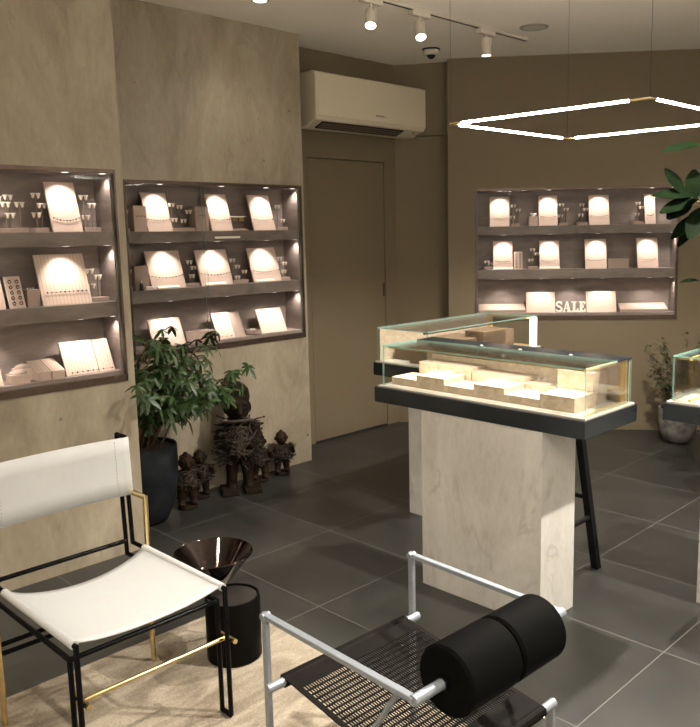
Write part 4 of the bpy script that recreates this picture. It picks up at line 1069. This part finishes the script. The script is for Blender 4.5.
# small olive-like bush in a rough bowl by the far wall
t = thing('potted_bush', 'small-leaved bush in a rough stone bowl against the far wall', 'potted plant', (-2.38, 5.44, 0))
MB().lathe([(0, 0), (0.06, 0.002), (0.10, 0.03), (0.125, 0.09), (0.135, 0.18), (0.133, 0.25), (0.118, 0.25), (0.115, 0.21), (0, 0.21)], n=36, cap=False).build('bowl', M['stonepot'], t, auto=45)
MB().lathe([(0, 0.218), (0.115, 0.213)], n=20, cap=False).build('soil', M['soil'], t)
stems = MB(); fol = MB(); rnd = random.Random(5)
for k in range(16):
    a = rnd.uniform(0, 6.28); 
    if k % 3: a = rnd.uniform(3.2, 4.6)
    hgt = rnd.uniform(0.22, 0.60); rad = rnd.uniform(0.06, 0.24)
    b = V((rnd.uniform(-.04, .04), rnd.uniform(-.04, .04), 0.21)); tip = b + V((cos(a) * rad, sin(a) * rad, hgt)); mid = b.lerp(tip, 0.5) + V((0, 0, 0.05))
    stems.tube([b, mid, tip], 0.003, n=5, r1=0.0012)
    for j in range(60):
        f = rnd.uniform(0.25, 1.0); p = b.lerp(mid, f * 2) if f < 0.5 else mid.lerp(tip, f * 2 - 1)
        dv = V((rnd.uniform(-1, 1), rnd.uniform(-1, 1), rnd.uniform(-0.3, 0.9)))
        leaf_mesh(fol, p + dv * rnd.uniform(0, 0.02), dv, V((0, 0, 1)), rnd.uniform(0.022, 0.040), 0.016, nseg=3)
stems.build('stems', M['bark'], t, smooth=True); no_recalc_build(fol, 'foliage', M['leafolive'], t)

# big-leaved tree reaching into the frame from the right
TR = V((-1.62, 4.40, 0))
t = thing('large_leaf_tree', 'tall tree with big dark leaves reaching in at the right photo edge', 'potted plant', TR)
MB().lathe([(0, 0), (0.11, 0), (0.125, 0.02), (0.15, 0.36), (0.135, 0.36), (0.13, 0.33), (0, 0.33)], n=36, cap=False).build('planter', M['pot'], t, auto=35)
MB().lathe([(0, 0.338), (0.13, 0.333)], n=20, cap=False).build('soil', M['soil'], t)
stems = MB(); fol = MB(); rnd = random.Random(3)
stems.tube([(0, 0, 0.33), (0.02, -0.01, 1.0), (0.0, 0.0, 1.55), (-0.03, -0.02, 2.05)], 0.016, n=8, r1=0.007)
RT = V((0.718, 0.696, 0)); FWD = V((-0.70, 0.71, 0))
def bl_(p0, lat, dep, z, length, width, dirlat, dirz, dird=0.0, droop=0.2):
    b = V((0, 0, 0)) + RT * (lat - 0.10) + FWD * dep + V((0, 0, z))
    stems.tube([V(p0), (V(p0) + b) / 2 + V((0, 0, 0.03)), b], 0.004, n=6, r1=0.0025)
    leaf_mesh(fol, b, RT * dirlat + FWD * dird + V((0, 0, dirz)), V((0, 0, 1)) + FWD * -0.6, length, width, droop=droop, nseg=6)
tr = (0, 0, 1.55)
for a in ((-0.17, 0.00, 1.68, 0.20, 0.105, -1.0, 0.12, 0.1, 0.1), (-0.20, 0.03, 1.69, 0.17, 0.10, -0.5, 0.75, 0.2, 0.0), (-0.15, -0.03, 1.66, 0.20, 0.11, -1.0, -0.25, 0.0, 0.1),
          (-0.15, 0.02, 1.66, 0.17, 0.10, 0.1, 0.9, 0.3, 0.0), (-0.16, 0.03, 1.65, 0.18, 0.105, -0.8, -0.4, -0.4, 0.1), (-0.11, 0.0, 1.58, 0.18, 0.095, -0.9, -0.50, 0.0, 0.2),
          (-0.10, 0.04, 1.56, 0.16, 0.09, -0.7, -0.8, 0.3, 0.2), (-0.09, -0.03, 1.62, 0.17, 0.10, 0.2, -0.8, -0.4, 0.1), (-0.13, -0.05, 1.64, 0.18, 0.11, -0.6, 0.35, -0.3, 0.1), (-0.12, -0.06, 1.62, 0.18, 0.11, -0.4, -0.6, -0.2, 0.1)):
    bl_((0, 0, 1.5), *a[:8], droop=a[8])
bl_((-0.02, -0.01, 1.85), -0.13, 0, 1.945, 0.20, 0.085, -1.0, -0.12, 0.1, droop=0.05)
bl_((0, 0, 1.15), -0.115, 0.0, 1.235, 0.10, 0.035, -1.0, 0.1, 0.0)
for k in range(26):
    a = rnd.uniform(-1.2, 1.2); z = rnd.uniform(1.1, 2.2)
    b = RT * rnd.uniform(0.05, 0.2) + FWD * rnd.uniform(-0.2, 0.2) + V((0, 0, z))
    stems.tube([(0, 0, z - 0.08), b], 0.004, n=5, r1=0.0025)
    leaf_mesh(fol, b, RT * cos(a) + FWD * sin(a) + V((0, 0, rnd.uniform(-0.3, 0.5))), V((0, 0, 1)), 0.19, 0.09, nseg=6)
stems.build('trunk', M['bark'], t, smooth=True); no_recalc_build(fol, 'foliage', M['leafdark'], t)

# ------------------------------------------------------------------ carved figures
def capsule(m, a, b, r0, r1, n=6):
    a, b = V(a), V(b)
    for i in range(n + 1):
        s = i / n; m.ball(a.lerp(b, s), r0 + (r1 - r0) * s, sub=2)

def figure(label, loc, rz, h, kind, seed, mat='carved'):
    """standing carved wooden figure bristling with nails; unit height scaled to h"""
    rnd = random.Random(seed)
    t = thing('carved_figure', label, 'figurine', loc, rz)
    S = h
    m = MB(); WX = 1.32 if kind != 'big' else 1.0
    big = kind == 'big'
    zb = 0.0 if big else 0.055
    # front of the figure is +x
    for s in (-1, 1):
        capsule(m, (0.0, 0.075 * s * S, (zb + 0.07) * S), (0.0, 0.07 * s * S, 0.20 * S), 0.050 * S, 0.052 * S)
        capsule(m, (0.0, 0.07 * s * S, 0.20 * S), (0, 0.06 * s * S, 0.33 * S), 0.056 * S, 0.068 * S)
        m.ball((0.035 * S, 0.078 * s * S, (zb + 0.035) * S), 0.05 * S, (1.35, 0.9, 0.65), sub=2)
    m.ball((0, 0, 0.36 * S), 0.115 * S, (0.85, 1.1, 0.8), sub=3)
    m.ball((0.015 * S, 0, 0.47 * S), 0.13 * S, (0.85, 1.05, 1.0), sub=3)
    m.ball((0, 0, 0.58 * S), 0.125 * S, (0.8, 1.25, 0.75), sub=3)
    for s in (-1, 1):
        el = (0.02 * S, 0.185 * s * S, 0.48 * S)
        capsule(m, (0, 0.14 * s * S, 0.60 * S), el, 0.05 * S, 0.04 * S)
        hand = (0.11 * S, 0.10 * s * S, 0.44 * S) if (big or s < 0) else (0.10 * S, 0.15 * s * S, 0.62 * S)
        capsule(m, el, hand, 0.038 * S, 0.032 * S)
        m.ball(hand, 0.038 * S, sub=2)
    capsule(m, (0, 0, 0.62 * S), (0.01 * S, 0, 0.70 * S), 0.06 * S, 0.055 * S, 3)
    hz = (0.765 if big else 0.79) * S; hr = (0.118 if big else 0.108) * S
    m.ball((0.015 * S, 0, hz), hr, (0.95, 0.88, 1.15), sub=3)
    q_ = hr / 0.092
    m.ball((0.055 * q_, 0, hz - 0.075 * q_), 0.045 * q_, (0.9, 1.0, 0.7), sub=2)              # chin
    m.ball((0.078 * q_, 0, hz + 0.040 * q_), 0.05 * q_, (0.6, 1.45, 0.30), sub=2)             # brow
    capsule(m, (0.095 * q_, 0, hz + 0.030 * q_), (0.122 * q_, 0, hz - 0.018 * q_), 0.014 * q_, 0.023 * q_, 3)   # nose
    m.ball((0.098 * q_, 0, hz - 0.050 * q_), 0.022 * q_, (0.7, 1.5, 0.5), sub=2)              # mouth
    for s in (-1, 1):
        m.ball((0.090 * q_, 0.036 * s * q_, hz + 0.010 * q_), 0.017 * q_, (0.6, 1.2, 0.7), sub=2)
        m.ball((0.0, 0.086 * s * q_, hz), 0.028 * q_, (0.9, 0.45, 1.3), sub=2)
    if big:
        m.lathe([(0.112 * S, 0.0), (0.118 * S, 0.03 * S), (0.108 * S, 0.10 * S), (0.07 * S, 0.145 * S), (0, 0.17 * S)], c=(-0.012 * S, 0, hz + 0.065 * S), n=24)
    else:
        m.lathe([(0.085 * S, 0.0), (0.08 * S, 0.05 * S), (0.035 * S, 0.085 * S), (0.02 * S, 0.12 * S), (0, 0.125 * S)], c=(0.0, 0, hz + 0.055 * S), n=20)
    for v in m.bm.verts: v.co.x *= WX; v.co.y *= WX
    body = m.build('body', M[mat], t)
    rm = body.modifiers.new('fuse', 'REMESH'); rm.mode = 'VOXEL'; rm.voxel_size = 0.0125 * S
    sm = body.modifiers.new('soft', 'SMOOTH'); sm.factor = 0.4; sm.iterations = 2
    dg = bpy.context.evaluated_depsgraph_get(); dg.update()
    me = bpy.data.meshes.new_from_object(body.evaluated_get(dg))
    for p in me.polygons: p.use_smooth = True
    body.modifiers.clear(); body.data = me
    if big:
        for s in (-1, 1):
            MB().box(-0.09 * S, 0.14 * S, (0.10 * s - 0.075) * S, (0.10 * s + 0.075) * S, 0, 0.05 * S).build('foot_block', M['carved'], t, bevel=0.004)
    else:
        MB().lathe([(0, 0), (0.16 * S, 0), (0.165 * S, 0.01 * S), (0.155 * S, 0.055 * S), (0.145 * S, 0.06 * S), (0, 0.06 * S)], n=20, cap=False).build('base', M['carved'], t, auto=40)
    # nails and blades hammered into the torso
    nm = MB()
    for k in range(230 if big else 170):
        a = rnd.uniform(0, 2 * pi); z = rnd.uniform(0.36, 0.66) * S
        rx, ry = 0.10 * S * WX, 0.135 * S * WX
        if kind == 'spiky': z = rnd.uniform(0.30, 0.68) * S
        if big and k % 3 == 0: z = rnd.uniform(0.26, 0.40) * S
        p = V((rx * cos(a), ry * sin(a), z)); dv = V((cos(a), sin(a) * 1.1, rnd.uniform(-0.4, 0.5))).normalized()
        ll = rnd.uniform(0.05, 0.11) * S * (1.35 if kind == 'spiky' else 1.0)
        nm.tube([p, p + dv * ll], 0.008 * S, n=5, r1=0.004 * S)
        if rnd.random() < 0.4: nm.ball(p + dv * ll, 0.011 * S, sub=1)
    tag(nm.build('nails', M['nail'], t), kind='stuff')
    cd = MB()
    for k in range(16 if big else 10):
        # loops of twisted fibre slung over the shoulders and round the belly
        zc = rnd.uniform(0.42, 0.62) * S; yc = rnd.uniform(-0.07, 0.07) * S * WX; rl = rnd.uniform(0.05, 0.10) * S
        tl = rnd.uniform(-0.5, 0.5)
        pts = []
        for a in range(14):
            q = 2 * pi * a / 14; yy = yc + rl * cos(q); zz = zc + rl * 0.9 * sin(q) + tl * (yy - yc)
            ex = max(0.0, 1 - (yy / (0.165 * S * WX)) ** 2) ** 0.5
            pts.append((0.122 * S * WX * ex + rnd.uniform(0, 0.014) * S, yy, zz))
        cd.tube(pts, rnd.uniform(0.007, 0.011) * S, n=5, closed=True)
    for k in range(2):
        z = (0.40 + 0.10 * k) * S; ph = rnd.uniform(0, 6)
        cd.tube([((0.125 * S * WX) * cos(a * pi / 10), (0.165 * S * WX) * sin(a * pi / 10), z + 0.04 * S * sin(a * pi / 10 + ph)) for a in range(20)], 0.009 * S, n=6, closed=True)
    if big:
        cd.tube([(0.075 * S * cos(a * pi / 9) + 0.07 * S, 0.125 * S * sin(a * pi / 9), 0.665 * S + 0.02 * S * cos(a * pi / 9) - 0.01 * S) for a in range(18)], 0.016 * S, n=6, closed=True)
    cd.build('cord_wrap', M['cord'], t, smooth=True)
    return t
figure('largest carved nail figure with a tall ribbed cap, standing against the stone wall', (-3.850, 2.712, 0.001), radians(-28), 0.665, 'big', 1)
figure('small carved nail figure mostly hidden by the charcoal planter', (-3.83, 2.335, 0.001), radians(-20), 0.335, 'small', 2, 'carvedred')
figure('small shaggy carved figure between the planter and the largest figure', (-3.93, 2.488, 0.001), radians(-25), 0.30, 'small', 3)
figure('small carved figure with a reddish face just right of the largest figure', (-3.92, 2.912, 0.001), radians(-35), 0.315, 'small', 4, 'carvedred')
figure('small round carved figure bristling with spikes, at the right end of the row', (-3.925, 3.09, 0.001), radians(-25), 0.30, 'spiky', 5, 'carvedred')

# ------------------------------------------------------------------ shop lights outside the frame, some added as fill
downlight('recessed ceiling downlight over the glass tables, beyond the top of the photo', -0.37, 2.66, 200, 96, (-1.1, 2.8, 0))
downlight('recessed ceiling downlight over the white chair, beyond the top of the photo', -2.47, 1.10, 20, 60, (-2.3, 1.1, 0))
downlight('recessed ceiling downlight in front of the near wall case', -2.2, 0.2, 8, 80, (-2.9, 0.8, 0.3))
downlight('recessed ceiling downlight above the viewer', -0.3, 0.3, 50, 130, (-0.8, 0.8, 0))
downlight('added fill light over the aisle between the two glass tables at right', -1.45, 3.35, 24, 44, (-1.45, 3.3, 0))  # fill lamp added to stand in for the floor's sheen
downlight('recessed ceiling downlight over the middle of the shop floor, beyond the top of the photo', -1.75, 3.55, 135, 116, (-1.95, 3.55, 0), 0.4)
downlight('added fill light over the open floor between the chairs and the carved figures', -2.25, 2.40, 22, 46, (-2.3, 2.3, 0), 0.9)  # lamp added to brighten this stretch of floor
downlight('recessed ceiling downlight in front of the far wall', -1.0, 4.6, 22, 130, (-1.9, 5.0, 0))
for x, y, tx_, ty_, wh in ((0.3, -0.6, 0.75, -0.6, 'by the right wall behind the viewer'), (0.3, 1.4, 0.75, 1.4, 'by the right wall beside the viewer'), (0.3, 3.4, 0.75, 3.4, 'by the right wall beyond the viewer'), (-1.0, -1.1, -1.0, -1.6, 'over the middle of the front wall'), (-2.6, -1.1, -2.6, -1.6, 'in the front left corner')):
    downlight('added wall washing fill light ' + wh, x, y, 56, 120, (tx_, ty_, 1.5))  # unseen washers added so the white walls bounce light to the ceiling

w = bpy.data.worlds.new('shop_dark'); SC.world = w; w.use_nodes = True
w.node_tree.nodes['Background'].inputs[0].default_value = (0.5, 0.42, 0.33, 1); w.node_tree.nodes['Background'].inputs[1].default_value = 0.1

# ------------------------------------------------------------------ camera
FP, CXP, CYP = 800.2336, 382.678, 350.704
pt, ro, dyaw = 0.147126883, 0.017877215, 0.013108611
f0 = V((0, cos(pt), -sin(pt))); r0 = V((1, 0, 0)); d0 = f0.cross(r0)
rt = r0 * cos(ro) + d0 * sin(ro); dn = r0 * -sin(ro) + d0 * cos(ro)
Rw = Matrix.Rotation(pi / 4 - dyaw, 3, 'Z')
rt, dn, f0 = Rw @ rt, Rw @ dn, Rw @ f0
cam = bpy.data.cameras.new('camera'); co = bpy.data.objects.new('camera', cam); COL.objects.link(co)
up = -dn; bk_ = -f0
co.matrix_world = Matrix(((rt.x, up.x, bk_.x, 0), (rt.y, up.y, bk_.y, 0), (rt.z, up.z, bk_.z, 1.52), (0, 0, 0, 1)))
cam.sensor_fit = 'HORIZONTAL'; cam.sensor_width = 36; cam.lens = FP / 700 * 36
cam.shift_x = (350 - CXP) / 700; cam.shift_y = (CYP - 363.5) / 700
cam.clip_start = 0.02
SC.camera = co

SC.view_settings.view_transform = 'Standard'
SC.view_settings.look = 'None'
SC.view_settings.gamma = 1.0
SC.view_settings.use_curve_mapping = False
SC.view_settings.exposure = 1.2
SC.cycles.transparent_max_bounces = 24
SC.cycles.max_bounces = 8
SC.cycles.sample_clamp_indirect = 2.5
